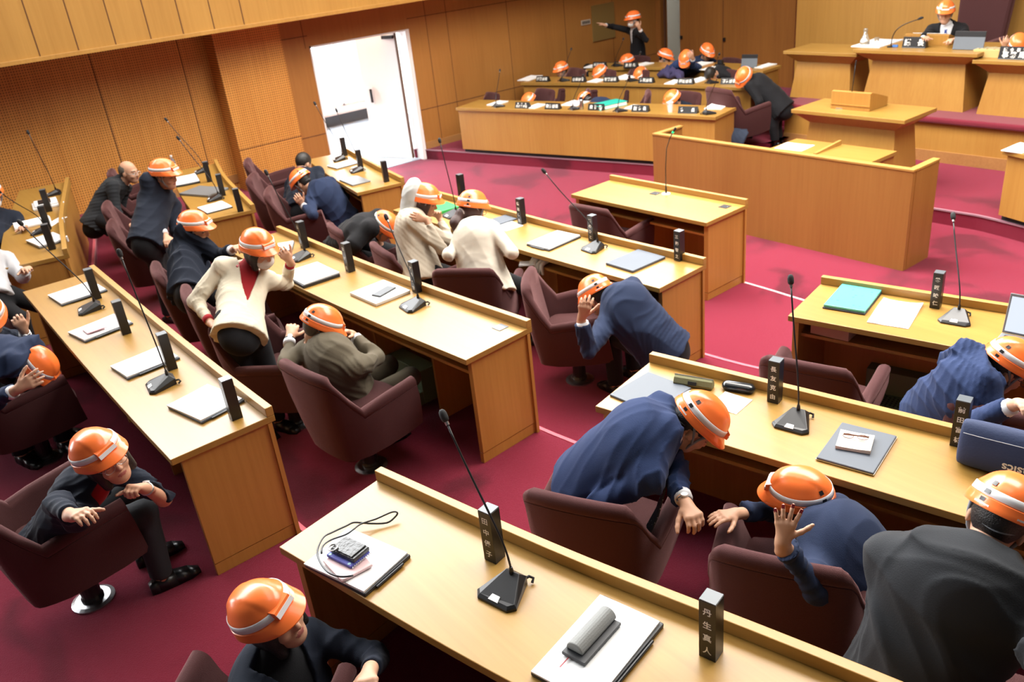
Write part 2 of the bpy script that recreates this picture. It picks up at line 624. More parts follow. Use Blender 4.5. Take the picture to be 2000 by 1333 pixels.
# plaque and small sign on the far part of the left wall
pq = [onX(XD, *p) for p in ((1155, 12), (1197, 3), (1201, 74), (1157, 81))]
y0, y1 = (pq[0].y + pq[3].y) / 2, (pq[1].y + pq[2].y) / 2
z0, z1 = (pq[2].z + pq[3].z) / 2, (pq[0].z + pq[1].z) / 2
pl = MB().box((XD + 0.012, (y0 + y1) / 2, (z0 + z1) / 2), (0.024, y1 - y0, z1 - z0)).build('wall_cabinet_door', mat('olive_bronze', (0.20, 0.13, 0.04), 0.45), bevel=0.003)
tag(pl, 'olive bronze square panel set in the wall behind the pointing person', 'wall panel')
s0 = onX(XD, 1135, 50)
s1 = onX(XD, 1152, 37)
sg = empty('wall_sign', (XD + 0.008, (s0.y + s1.y) / 2, (s0.z + s1.z) / 2))
tag(sg, 'small pale sign with a dark line on the wall beside the bronze panel', 'sign')
MB().box((0, 0, 0), (0.012, s1.y - s0.y, s1.z - s0.z)).build('plate', mat('sign_plate', (0.50, 0.42, 0.33), 0.5), sg)
for k in range(5):
    MB().box((0.008, (k - 2) * (s1.y - s0.y) * 0.17, 0.0), (0.003, (s1.y - s0.y) * 0.11, 0.05)).build('lettering', BLACK_MATT, sg)

# corner doorway and front wall
YF = 13.15
def fx(px, py=60, Y=YF):
    return onY(Y, px, py).x
xa, xb = fx(1290), fx(1328)
xc = fx(1552)
b = MB()
b.box(((XD + xa) / 2, YF + 0.1, 2.6), (xa - XD, 0.2, 5.2))
b.box(((xb + xc) / 2, YF + 0.1, 2.6), (xc - xb, 0.2, 5.2))
b.box(((xa + xb) / 2, YF + 0.1, 4.1), (xb - xa, 0.2, 2.4))
struct(b.build('wall_front', WALL_DARK))
b = MB()
b.box((fx(1412), YF - 0.001, 1.6), (0.012, 0.004, 3.2))
b.box((fx(1300), YF - 0.02, 1.5), (0.03, 0.04, 3.0))
struct(b.build('wall_front_joint', SEAM))
struct(MB().box(((xa + xb) / 2 - 0.3, YF + 0.5, 1.5), (3.2, 0.06, 3.0)).build('door_2', mat('olive_door', (0.060, 0.045, 0.018), 0.6)))
for px, py in ((1331, 73), (1415, 77)):
    q = onY(YF - 0.01, px, py)
    struct(MB().box((q.x, YF - 0.02, q.z), (0.04, 0.03, 0.06)).build('door_latch', BLACK))
# lighter wall behind the rostrum
YR = 12.55
xr = onY(YR, 1553, 100).x
struct(MB().box(((xr + 4) / 2, YR + 0.15, 2.6), (4 - xr, 0.3, 5.2)).build('wall_rostrum', WALL_LIGHT))

# ------------------------------------------------------------------ dais, rostrum and the counters at the front
DAIS = 0.16
dais_edge = resample([(-12.3, 7.38), (-10.9, 7.80), (-9.4, 8.24), (-8.0, 8.64), (-6.8, 8.80), (-4.2, 8.82), (-3.5, 8.80), (-2.2, 8.45), (-0.5, 7.95), (2.0, 7.2)], 60)
back = [Vector((p.x, 14.0)) for p in dais_edge]
o = struct(MB().ribbon(dais_edge, back, -0.01, DAIS).build('floor_dais', carpet))
struct(MB().ribbon(offset(dais_edge, 0.02), offset(dais_edge, -0.008), DAIS - 0.012, DAIS + 0.004).build('trim_5', mat('dais_edge', (0.30, 0.16, 0.20), 0.5)))
GOV2, GOV3 = 0.25, 0.33
e2 = resample([(-12.3, 8.75), (-11.2, 9.05), (-8.9, 9.65), (-7.25, 10.0), (-7.2, 10.02)], 24)
struct(MB().ribbon(e2, [Vector((p.x, 14)) for p in e2], 0, GOV2).build('floor_dais_step', carpet))
e3 = resample([(-12.3, 9.75), (-11.0, 10.12), (-9.0, 10.66), (-7.25, 11.05)], 24)
struct(MB().ribbon(e3, [Vector((p.x, 14)) for p in e3], 0, GOV3).build('floor_dais_step.001', carpet))
ROS = 0.71
struct(MB().box((-2.6, 12.1, ROS / 2 - 0.03), (9.24, 3.2, ROS - 0.04)).build('floor_rostrum', OAK_FAR))
MAROON = mat('maroon_carpet', (0.16, 0.008, 0.022), 0.95, sheen=0.3)
struct(MB().box((-2.6, 12.08, ROS - 0.03), (9.36, 3.28, 0.075)).build('floor_rostrum_carpet', MAROON, bevel=0.025))
struct(MB().box((-2.6, 10.49, DAIS + 0.07), (9.24, 0.02, 0.14)).build('baseboard_rostrum', BASE_W))


def bar(name, label, cat, front, depth, zf, h, overhang=0.03, kick=0.06, group=None, mt=None, topmt=None):
    """Long counter closed towards the well: front is a plan polyline, the depth runs to the back (+y)."""
    mt = mt or OAK_FAR
    r = empty(name, (front[0].x, front[0].y, zf))
    tag(r, label, cat, group)
    off = Vector((-front[0].x, -front[0].y))
    fr = [p + off for p in front]
    bk = offset(fr, depth)
    MB().ribbon(fr, bk, h - 0.045, h).build('worktop', topmt or OAK_TOP, r, 0.004)
    f2 = offset(fr, overhang)
    f2 = [f2[0].lerp(f2[1], 0.15)] + f2[1:-1] + [f2[-1].lerp(f2[-2], 0.15)]
    f3 = offset(f2, 0.03)
    MB().ribbon(f2, f3, kick, h - 0.045).build('front_panel', mt, r)
    b3 = offset(f2, depth - overhang - 0.04)
    for i, k in ((0, 1), (-1, -2)):
        t = (f2[k] - f2[i]).normalized() * 0.035
        MB().prism([f3[i], f3[i] + t, b3[i] + t, b3[i]], kick, h - 0.045).build('side_panel', mt, r)
    f4, f5 = offset(f2, 0.05), offset(f2, 0.07)
    MB().ribbon(f4, f5, 0, kick).build('plinth', BLACK_MATT, r)
    return r


g1 = resample([(-11.26, 7.63), (-10.54, 7.84), (-9.0, 8.30), (-8.0, 8.58), (-7.07, 8.78)], 24)
bar('executive_desk', 'long curved front counter of the executive seats nearest the well', 'desk', g1, 0.62, DAIS, 0.72, group='executive counters')
g2p = [P(1016.5, 162, GOV2 + .72), P(1200, 163, GOV2 + .72), P(1381, 168, GOV2 + .72), P(1466, 173, GOV2 + .72)]
g2 = resample(g2p, 24)
bar('executive_desk', 'middle executive counter behind the front curved one', 'desk', g2, 0.55, GOV2, 0.72, group='executive counters')
g3p = [P(1145, 133, GOV3 + .72), P(1330, 132, GOV3 + .72), P(1490, 139, GOV3 + .72)]
g3 = resample(g3p, 24)
bar('executive_desk', 'rearmost executive counter close to the corner doorway', 'desk', g3, 0.50, GOV3, 0.72, group='executive counters')
rd0 = P(1958, 293, DAIS + .72)
g4 = resample([(rd0.x, rd0.y), (rd0.x + 1.5, rd0.y - 0.5), (rd0.x + 3.2, rd0.y - 1.3)], 12)
bar('executive_desk', 'counter on the dais right of the speaking box with a white sheet on its end', 'desk', g4, 0.6, DAIS, 0.72, group='executive counters')


def pedestal_desk(name, label, x0, x1, y0, y1, zf, h, ins, group=None):
    """Rostrum desk: a slab top on a soffit that slopes in to a body that widens again towards its foot."""
    cx, cy = (x0 + x1) / 2, (y0 + y1) / 2
    r = empty(name, (cx, cy, zf))
    tag(r, label, 'desk', group)
    hx, hy = (x1 - x0) / 2, (y1 - y0) / 2

    def ring(a, b, z):
        return [(-a, -b, z), (a, -b, z), (a, b, z), (-a, b, z)]
    MB().hull(ring(hx, hy, h - 0.045), ring(hx, hy, h)).build('worktop', OAK_TOP, r, 0.005)
    MB().hull(ring(hx - ins, hy - ins * 0.8, h - 0.16), ring(hx - 0.02, hy - 0.02, h - 0.045)).build('soffit', OAK_PANEL, r)
    MB().hull(ring(hx - ins * 0.62, hy - ins * 0.4, 0), ring(hx - ins, hy - ins * 0.8, h - 0.16)).build('body', OAK_FAR, r)
    return r


zc = ROS + .72
a, b_, c_ = P(1668, 96, zc), P(1908, 106, zc), P(1955, 80, zc)
pedestal_desk('rostrum_desk', 'tall central rostrum desk where the helmeted chairman sits', a.x, b_.x, (a.y + b_.y) / 2, (a.y + b_.y) / 2 + 0.85, ROS, 0.72, 0.20, 'rostrum desks')
zl = ROS + .65
a = P(1535, 98, zl); b_ = P(1672, 107, zl)
pedestal_desk('rostrum_desk', 'flanking rostrum desk with an empty top left of the water carafe', a.x, b_.x - 0.03, (a.y + b_.y) / 2, (a.y + b_.y) / 2 + 0.7, ROS, 0.65, 0.16, 'rostrum desks')
a = P(1899, 117, zl)
pedestal_desk('rostrum_desk', 'flanking rostrum desk at the edge of the frame with a name stand and box', a.x, a.x + 1.3, a.y, a.y + 0.7, ROS, 0.65, 0.16, 'rostrum desks')
zt = 1.05
a, b_ = P(1538, 216, zt), P(1755, 240, zt)
LEC = pedestal_desk('lectern_desk', 'speaker desk with a slanted book rest in front of the rostrum', a.x, b_.x, 8.86, 9.55, DAIS, zt - DAIS, 0.17)
LX, LY = (a.x + b_.x) / 2, (8.86 + 9.55) / 2
# slanted book rest on it
q0, q1, q2 = P(1618, 213, zt), P(1702, 217, zt), P(1735, 208, zt)
br = empty('book_rest', ((q0.x + q1.x) / 2, (q0.y + q1.y) / 2, zt))
tag(br, 'slanted wooden book rest on the speaker desk', 'book rest')
hw = (q1.x - q0.x) / 2
prof = [(0, 0), (0, 0.20), (0.04, 0.205), (0.38, 0.10), (0.38, 0)]
b = MB()
b.hull([(-hw, y, z) for y, z in prof], [(hw, y, z) for y, z in prof])
b.build('rest_body', OAK_FAR, br, 0.004)
MB().box((0, -0.002, 0.055), (2 * hw + 0.004, 0.012, 0.012)).build('base_joint', OAK_PANEL, br)

# speaking box: three-sided screen in front of the rostrum
sb = empty('screen_box', (-5.3, 7.6, 0))
tag(sb, 'three-sided oak screen box standing on the carpet of the well', 'screen')
x0, x1, yf, yb, hh = -6.88, -3.71, 7.40, 7.86, 0.985
MB().box((0, yf + 0.025 - 7.6, hh / 2 - 0.01), (x1 - x0, 0.05, hh - 0.02)).build('front_panel', OAK_SCREEN, sb)
for x in (x0 + 0.025, x1 - 0.025):
    MB().box((x + 5.3, (yf + yb) / 2 + 0.025 - 7.6, hh / 2 - 0.01), (0.05, yb - yf - 0.05, hh - 0.02)).build('side_panel', OAK_SCREEN, sb)
b = MB()
b.box((0, yf + 0.03 - 7.6, hh - 0.01), (x1 - x0 + 0.012, 0.07, 0.024))
for x in (x0 + 0.03, x1 - 0.03):
    b.box((x + 5.3, (yf + yb) / 2 + 0.03 - 7.6, hh - 0.01), (0.07, yb - yf - 0.05, 0.024))
b.build('cap_rail', OAK_LIP, sb, 0.004)
# small writing table behind the screen
q0, q1 = P(1500, 291, 0.86), P(1692, 321, 0.86)
wt = empty('writing_table', ((q0.x + q1.x) / 2, q0.y + 0.28, 0))
tag(wt, 'low writing table behind the screen box with a white sheet', 'table')
wl = (q1.x - q0.x)
MB().box((0, 0, 0.84), (wl, 0.5, 0.04)).build('table_top', OAK_TOP, wt, 0.003)
for sx in (-1, 1):
    MB().box((sx * (wl / 2 - 0.04), 0, 0.41), (0.04, 0.46, 0.82)).build('side_panel', OAK_PANEL, wt)
MB().hull([(-0.05, -0.25, 0.86), (-0.02, -0.25, 0.86), (-0.02, 0.22, 0.86), (-0.05, 0.22, 0.86)],
          [(-0.05, -0.25, 0.875), (-0.02, -0.25, 0.875), (-0.02, 0.22, 0.91), (-0.05, 0.22, 0.91)]).build('ridge', OAK_LIP, wt)


# ------------------------------------------------------------------ members' desks
def member_desk(label, lip, depth, zf, seats, group, end_left=True, end_right=True, plinth=True):
    """Desk row: lip is the plan line of the raised ledge's inner foot, from the left end to the right end."""
    c = lip[len(lip) // 2]
    r = empty('member_desk', (c.x, c.y, zf))
    tag(r, label, 'desk', group)
    lp = [p - c for p in lip]
    out = offset(lp, 0.04)
    bk = offset(lp, -depth)
    h = DESK_H
    MB().ribbon(bk, out, h - 0.036, h).build('desktop', OAK_TOP, r, 0.003)
    MB().ribbon(lp, out, h + 0.0005, h + 0.052).build('ledge', OAK_LIP, r, 0.003)
    pin, pout = offset(lp, -0.005), offset(lp, 0.018)
    kick = 0.075
    MB().ribbon(pin, pout, 0.0, h - 0.037).build('front_panel', OAK_PANEL, r)
    bb = offset(lp, -depth + 0.045)
    n = len(lp)

    def at_s(poly, s):
        t = s * (n - 1)
        k = min(int(t), n - 2)
        return poly[k].lerp(poly[k + 1], t - k)
    L = sum((lp[i + 1] - lp[i]).length for i in range(n - 1))
    ends = ([0.018 / L] if end_left else []) + ([1 - 0.018 / L] if end_right else [])
    for s in ends:
        w = 0.022 / L
        sg = 1 if s < 0.5 else -1
        a0, a1 = at_s(bb, s), at_s(bb, s + sg * 2 * w)
        b0, b1 = at_s(pout, s), at_s(pout, s + sg * 2 * w)
        sp = MB().prism([a0, a1, b1, b0], kick, h - 0.037).build('side_panel', OAK_PANEL, r, 0.002)
        if plinth:
            d0, d1 = at_s(bb, s + sg * 0.004 / L), at_s(bb, s + sg * 2 * w)
            e0, e1 = at_s(pin, s + sg * 0.004 / L), at_s(pin, s + sg * 2 * w)
            MB().prism([d0, d1, e1, e0], 0, kick - 0.004).build('plinth', OAK_PANEL, sp, 0.002)
    sh0, sh1 = offset(lp, -depth + 0.09), offset(lp, -0.02)
    ss = [0.05 / L + (1 - 0.1 / L) * i / (n - 1) for i in range(n)]
    MB().ribbon([at_s(sh0, q) for q in ss], [at_s(sh1, q) for q in ss], h - 0.165, h - 0.145).build('shelf', OAK_PANEL, r)
    for k in range(1, seats):
        s = k / seats
        w = 0.012 / L
        a0, a1 = at_s(offset(lp, -depth + 0.22), s - w), at_s(offset(lp, -depth + 0.22), s + w)
        b0, b1 = at_s(pin, s - w), at_s(pin, s + w)
        MB().prism([a0, a1, b1, b0], 0, h - 0.166).build('divider', OAK_PANEL, r)
    return r


GD = "members' desk rows"
DEPTH = 0.50
L_D1 = resample([(-2.87, 1.28), (-1.9, 1.48), (-0.91, 1.735), (0.4, 2.04)], 20)
L_D2 = resample([(-2.85, 2.985), (-1.84, 3.205), (-0.8, 3.435), (0.4, 3.70)], 20)
L_D3 = resample([(-2.88, 4.66), (-1.9, 4.885), (-0.8, 5.14), (0.4, 5.42)], 20)
L_D4 = resample([(-7.10, 1.145), (-5.5, 1.145), (-4.46, 1.155), (-3.775, 1.17)], 24)
L_D5 = resample([(-7.03, 2.69), (-5.58, 2.71), (-4.58, 2.76), (-3.71, 2.83)], 24)
L_D6 = resample([(-6.99, 4.355), (-5.43, 4.375), (-4.54, 4.41), (-3.70, 4.465)], 24)
L_D7 = resample([(-6.15, 5.95), (-4.50, 6.01)], 10)
L_D8 = resample([(-10.85, 1.82), (-9.08, 1.36), (-7.80, 1.10)], 24)
L_D9 = resample([(-10.4, 3.40), (-9.36, 3.12), (-7.95, 2.84)], 24)
L_D10 = resample([(-9.75, 4.85), (-8.7, 4.62), (-7.78, 4.45)], 24)
member_desk('foremost oak desk row, bare end towards the empty aisle, holding the pink case', L_D1, 0.52, F4, 3, GD)
member_desk('oak desk row one step below the foremost, holding the dark tablet with glasses', L_D2, 0.53, F3, 3, GD)
member_desk('oak desk row holding the turquoise patterned book, nearest the screen box', L_D3, 0.55, F2, 3, GD)
member_desk('oak desk row with four white notebooks left of the central chairs', L_D4, DEPTH, F4, 4, GD)
member_desk('oak desk row whose end has a small square plate, behind the white jacketed woman', L_D5, DEPTH, F3, 4, GD)
member_desk('oak desk row with the green file where the hooded woman sits', L_D6, DEPTH, F2, 4, GD)
member_desk('short empty oak desk with a thin gooseneck microphone in front of the screen box', L_D7, 0.56, F1, 2, GD)
member_desk('oak desk row at the wall end in the rear, white clips on its ledge', L_D8, DEPTH, F4, 3, GD)
member_desk('oak desk row by the wall with the water bottle and bald man', L_D9, DEPTH, F3, 3, GD)
member_desk('oak desk row nearest the open side door', L_D10, DEPTH, F2, 3, GD)

# ------------------------------------------------------------------ swivel armchairs
def chair_mesh():
    # stations round the shell from the left arm's front over the back to the right arm's front:
    # (rim x, y, z, foot x, y, z)
    half = [(-0.325, 0.22, 0.635, -0.255, 0.27, 0.275),
            (-0.322, 0.10, 0.622, -0.252, 0.14, 0.255),
            (-0.316, -0.04, 0.605, -0.248, 0.0, 0.245),
            (-0.305, -0.155, 0.585, -0.238, -0.12, 0.24),
            (-0.286, -0.225, 0.68, -0.222, -0.18, 0.24),
            (-0.268, -0.290, 0.785, -0.205, -0.225, 0.24),
            (-0.250, -0.325, 0.832, -0.190, -0.245, 0.24),
            (-0.215, -0.345, 0.846, -0.165, -0.258, 0.24),
            (-0.11, -0.360, 0.852, -0.085, -0.268, 0.24)]
    full = half + [(0, -0.365, 0.854, 0, -0.272, 0.24)] + [(-a, b, c, -d, e, f) for a, b, c, d, e, f in reversed(half)]
    n = len(full)
    rows = []
    th = 0.072
    for i, st in enumerate(full):
        top = Vector(st[:3]); bot = Vector(st[3:])
        pa = Vector(full[max(i - 1, 0)][:3]); pb = Vector(full[min(i + 1, n - 1)][:3])
        t = (pb - pa); t.z = 0
        inw = Vector((t.y, -t.x, 0)).normalized()
        if inw.dot(Vector((0, 0.05, 0)) - Vector((top.x, top.y, 0))) < 0:
            inw = -inw
        up = (top - bot).normalized()
        pts = [bot]
        for q in (0.33, 0.66):
            pts.append(bot.lerp(top, q) - inw * 0.012 * math.sin(q * PI))
        s = top - up * 0.062
        pts += [s, s - up * 0.004 + inw * 0.004 + up * 0.006, s + up * 0.010]
        r = th / 2
        cc = top - up * r + inw * r
        for a in range(0, 181, 30):
            an = math.radians(a)
            pts.append(cc - inw * r * math.cos(an) + up * r * math.sin(an))
        pts.append(cc + inw * r - up * 0.08)
        ib = Vector((bot.x, bot.y, 0.36)) + inw * 0.075
        pts.append(ib)
        pts.append(Vector((bot.x, bot.y, 0.26)) + inw * 0.06)
        rows.append(pts)
    m_ = len(rows[0])
    vs = [p for r_ in rows for p in r_]
    fs = []
    for i in range(n - 1):
        for k in range(m_ - 1):
            fs.append((i * m_ + k, (i + 1) * m_ + k, (i + 1) * m_ + k + 1, i * m_ + k + 1))
        fs.append((i * m_ + m_ - 1, (i + 1) * m_ + m_ - 1, (i + 1) * m_, i * m_))
    fs.append(tuple(range(m_)))
    fs.append(tuple((n - 1) * m_ + k for k in reversed(range(m_))))
    return MB().add(vs, fs)


def make_chair():
    r = empty('swivel_armchair')
    sh = chair_mesh().build('upholstered_shell', CHAIR, r, smooth=True)
    es = sh.modifiers.new('split', 'EDGE_SPLIT'); es.split_angle = math.radians(55)
    b = MB()
    ring = []
    for z, g in ((0.30, -0.02), (0.35, 0.0), (0.42, 0.0), (0.452, -0.015), (0.462, -0.05)):
        ring.append([(sx * (0.225 + g) if i not in () else 0, y, z) for i, (sx, y) in enumerate(
            ((-1, -0.20 - g), (-0.5, -0.22 - g), (0.5, -0.22 - g), (1, -0.20 - g), (1.03, 0.22 + g), (0.9, 0.265 + g), (0.4, 0.285 + g), (-0.4, 0.285 + g), (-0.9, 0.265 + g), (-1.03, 0.22 + g)))])
    vs, fs = [], []
    for q in ring: vs += q
    for k in range(len(ring) - 1):
        for i in range(10):
            j = (i + 1) % 10
            fs.append((k * 10 + i, k * 10 + j, k * 10 + 10 + j, k * 10 + 10 + i))
    fs.append(tuple(range(9, -1, -1))); fs.append(tuple(range(len(vs) - 10, len(vs))))
    b.add(vs, fs)
    b.build('seat', CHAIR, r, smooth=True).modifiers.new('split', 'EDGE_SPLIT')
    MB().box((0, 0.0, 0.255), (0.36, 0.42, 0.05)).build('under_frame', BLACK_MATT, r, 0.01)
    MB().lathe([(0.055, 0.0), (0.055, 0.03), (0.048, 0.04), (0.048, 0.25)], n=18).build('pedestal', BLACK, r, smooth=False)
    MB().lathe([(0.105, 0.0), (0.105, 0.008), (0.085, 0.016), (0.06, 0.018)], n=24).build('base_flange', STEEL, r)
    return r


CHAIR0 = None


def put_chair(loc, h, label, group, zs=1.0):
    """h: heading in degrees clockwise from the front of the hall."""
    global CHAIR0
    if CHAIR0 is None:
        CHAIR0 = make_chair()
        c = CHAIR0
    else:
        c = copy_tree(CHAIR0)
    c.location = loc
    c.rotation_euler = (0, 0, -math.radians(h))
    c.scale = (zs, zs, zs)
    tag(c, label, 'chair', group)
    return c


def chair_lr(L, R, zf, label, group, h=None):
    """L, R: where the photograph shows the two ends of the backrest's top edge."""
    a, b = P(*L, zf + 0.835), P(*R, zf + 0.835)
    d = (b - a)
    if h is None:
        h = math.degrees(math.atan2(-d.y, d.x))
    mid = (a + b) / 2
    hr = math.radians(h)
    f = Vector((math.sin(hr), math.cos(hr), 0))
    p = mid + f * 0.345
    CHK.append(('chair', label[:40], round(d.length, 2), round(h)))
    return put_chair((p.x, p.y, zf), h, label, group)


def chair_c(C, zf, h, label, group):
    a = P(*C, zf + 0.85)
    hr = math.radians(h)
    p = a + Vector((math.sin(hr), math.cos(hr), 0)) * 0.36
    return put_chair((p.x, p.y, zf), h, label, group)


def chair_arm(A, zf, h, label, group, side=1):
    """A: where the photograph shows the front top of the right (side=1) arm."""
    a = P(*A, zf + 0.635)
    hr = math.radians(h)
    f = Vector((math.sin(hr), math.cos(hr), 0))
    r = Vector((math.cos(hr), -math.sin(hr), 0))
    p = a - f * 0.21 - r * 0.30 * side
    return put_chair((p.x, p.y, zf), h, label, group)


CHK = []
GM = "members' swivel armchairs"
chair_lr((1015, 965), (1235, 1010), F3, 'aubergine armchair of the man in blue bending down, seen from behind', GM)
chair_lr((1395, 1080), (1655, 1135), F3, 'aubergine armchair of the woman covering her helmet with her hand', GM)
chair_lr((1484, 700), (1662, 734), F2, 'aubergine armchair behind the desk holding the turquoise book', GM)
chair_lr((1868, 786), (2060, 838), F2, 'aubergine armchair behind the crouching man at the laptop desk', GM, -14)
chair_lr((1110, 400), (1183, 414), F1, 'lone aubergine armchair at the short empty desk', GM)
chair_lr((842, 529), (964, 533), F2, 'aubergine armchair with its straight back behind the ponytailed woman', GM, -38)
chair_c((1018, 540), F2, 46, 'aubergine armchair beside the navy suited man crouching by the folder', GM)
chair_lr((628, 437), (672, 459), F2, 'aubergine armchair behind the half hidden crouching person', GM, 10)
chair_lr((713, 476), (762, 500), F2, 'aubergine armchair of the hooded woman', GM, 10)
chair_lr((268, 518), (326, 538), F3, 'aubergine armchair of the dark suited man reaching to the desk corner', GM, 14)
chair_lr((328, 563), (385, 590), F3, 'aubergine armchair of the woman in the cream jacket', GM, 14)
chair_lr((479, 588), (404, 640), F3, 'empty aubergine armchair turned sideways showing the inside of its back', GM)
chair_lr((537, 706), (627, 749), F3, 'aubergine armchair behind the man in the olive jacket', GM)
chair_c((207, 336), F3, 18, 'aubergine armchair of the bald man by the wall', GM)
chair_c((203, 366), F3, 18, 'aubergine armchair second from the wall behind the bald man', GM)
chair_c((196, 401), F3, 18, 'aubergine armchair third from the wall beside the standing navy man', GM)
chair_c((205, 438), F3, 18, 'aubergine armchair of the helmeted man with hand on hip', GM)
chair_c((474, 315), F2, 26, 'aubergine armchair nearest the pillar at the door side desk', GM)
chair_c((482, 344), F2, 34, 'middle aubergine armchair at the door side desk', GM)
chair_c((514, 372), F2, 30, 'aubergine armchair of the crouching man at the door side desk', GM)
q = P(190, 1185, F4)
put_chair((-4.08, 0.17, F4), -6, 'aubergine armchair of the woman with glasses and hand at her mouth', GM)
chair_arm((121, 735), F4, -4, 'aubergine armchair hiding the man who holds his helmet at the rear row', GM)
chair_arm((47, 660), F4, -2, 'aubergine armchair at the frame edge by the man raising his thumb', GM)
put_chair((-2.235, 0.36, F4), -40, 'aubergine armchair of the dark jacketed person under the foremost desk', GM)
put_chair((-0.55, 2.28, F3), -20, 'aubergine armchair mostly hidden by the broad man in charcoal', GM)

GX = 'armchairs of the executive seats'
def chair_y(c, y, zf, h, label):
    """Executive chair whose backrest top stands at depth y."""
    p = onY(y, *c)
    zs = min(max((p.z - zf) / 0.854, 0.86), 1.1)
    hr = math.radians(h)
    q = p + Vector((math.sin(hr), math.cos(hr), 0)) * 0.35 * zs
    return put_chair((q.x, q.y, zf), h, label, GX, zs)


for c, y, zf, h, lab in (
        ((966, 189), 8.72, DAIS, 185, 'chair top at the far end of the front executive counter by the wall'),
        ((1068, 172), 9.02, DAIS, 180, 'plum chair back facing the hall beside the low helmet at the front counter'),
        ((1152, 175), 9.22, DAIS, 225, 'plum chair turned sideways near the green binder'),
        ((1271, 177), 9.40, DAIS, 225, 'plum chair turned sideways right of the bowed navy back'),
        ((1348, 177), 9.62, DAIS, 180, 'plum chair back behind the helmet near the white cup'),
        ((1130, 132), 10.0, GOV2, 190, 'chair right of the helmet at the wall end of the middle counter'),
        ((1190, 134), 10.15, GOV2, 190, 'chair behind the second helmet of the middle counter'),
        ((1252, 134), 10.35, GOV2, 185, 'chair left of the dark blue leaning man'),
        ((1424, 134), 10.75, GOV2, 185, 'chair by the dark haired bowed head at the middle counter'),
        ((1256, 108), 11.35, GOV3, 185, 'chair in front of the pointing person'),
        ((1432, 116), 11.75, GOV3, 185, 'dark chair by the tablet on the rear counter')):
    chair_y(c, y, zf, h, lab)
a = onY(9.35, 1411, 166)
put_chair((a.x, a.y + 0.36, DAIS), 12, 'plum armchair turned round, its tall back to the hall at the counter end', GX, 1.12)

# the chairman's tall chair
ch = empty('high_back_chair', (onY(11.95, 1902, 60).x, 11.95, ROS))
tag(ch, 'tall dark aubergine high-backed chair behind the chairman', 'chair')
b = MB()
b.hull([(-0.30, 0.10, 0.35), (0.30, 0.10, 0.35), (0.30, 0.24, 0.35), (-0.30, 0.24, 0.35)],
       [(-0.37, 0.28, 1.75), (0.37, 0.28, 1.75), (0.37, 0.40, 1.75), (-0.37, 0.40, 1.75)])
b.build('backrest', CHAIR, ch, 0.04)
MB().box((0, -0.14, 0.42), (0.60, 0.56, 0.14)).build('seat', CHAIR, ch, 0.03)
for sx in (-1, 1):
    MB().box((sx * 0.34, -0.12, 0.58), (0.08, 0.5, 0.28)).build('armrest', CHAIR, ch, 0.03)
MB().lathe([(0.28, 0), (0.28, 0.02), (0.05, 0.06), (0.05, 0.36)], n=20).build('pedestal', BLACK, ch)


# ------------------------------------------------------------------ microphones, name stands
def mic_base_parts():
    b = MB()
    bot = [(-0.075, -0.045, 0), (-0.055, -0.068, 0), (0.055, -0.068, 0), (0.075, -0.045, 0), (0.034, 0.062, 0), (-0.034, 0.062, 0)]
    mid = [(-0.075, -0.045, 0.010), (-0.055, -0.068, 0.008), (0.055, -0.068, 0.008), (0.075, -0.045, 0.010), (0.034, 0.062, 0.030), (-0.034, 0.062, 0.030)]
    top = [(-0.066, -0.043, 0.018), (-0.052, -0.058, 0.016), (0.052, -0.058, 0.016), (0.066, -0.043, 0.018), (0.024, 0.040, 0.050), (-0.024, 0.040, 0.050)]
    b.hull(bot, mid)
    b.hull(mid, top)
    return b


def make_mic(tip):
    """tip: end of the gooseneck relative to the base, in the base's own frame."""
    r = empty('desk_microphone')
    MS = 1.18
    mb_ = mic_base_parts()
    mb_.v = [(x * MS, y * MS, z * MS) for x, y, z in mb_.v]
    mb_.build('base', BLACK, r, 0.0015)
    tb_ = MB().hull([(-0.018, -0.0615, 0.013), (0.018, -0.0615, 0.013), (0.014, -0.044, 0.019), (-0.014, -0.044, 0.019)],
                    [(-0.018, -0.0625, 0.0155), (0.018, -0.0625, 0.0155), (0.014, -0.044, 0.0225), (-0.014, -0.044, 0.0225)])
    tb_.v = [(x * MS, y * MS, z * MS) for x, y, z in tb_.v]
    tb_.build('talk_button', WHITE, r)
    MB().tube([(0.030, 0.070, 0.020), (0.038, 0.088, 0.022), (0.052, 0.094, 0.016), (0.056, 0.080, 0.0065)], 0.0055).build('cable', BLACK_MATT, r)
    tip = Vector(tip)
    p0 = Vector((0, 0.040, 0.055))
    MB().lathe([(0.009, 0), (0.009, 0.012), (0.006, 0.028)], (p0.x, p0.y, p0.z), 12).build('neck_socket', BLACK, r)
    d = tip - p0
    pts = bez(p0, p0 + Vector((0, 0, d.length * 0.25)), p0 + d * 0.45, tip, 12)
    MB().tube(pts, 0.0042, 7).build('gooseneck', BLACK, r, smooth=True)
    dr = (tip - pts[-3]).normalized()
    hd = []
    rr = []
    for t, q in ((0.0, 0.006), (0.006, 0.0125), (0.016, 0.0145), (0.032, 0.0145), (0.043, 0.0115), (0.049, 0.005)):
        hd.append(tip + dr * t); rr.append(q)
    MB().tube(hd, rr, 12).build('foam_tip', BLACK_MATT, r, smooth=True)
    MB().tube([tip - dr * 0.012, tip + dr * 0.001], 0.0075, 12).build('collar', STEEL, r)
    return r


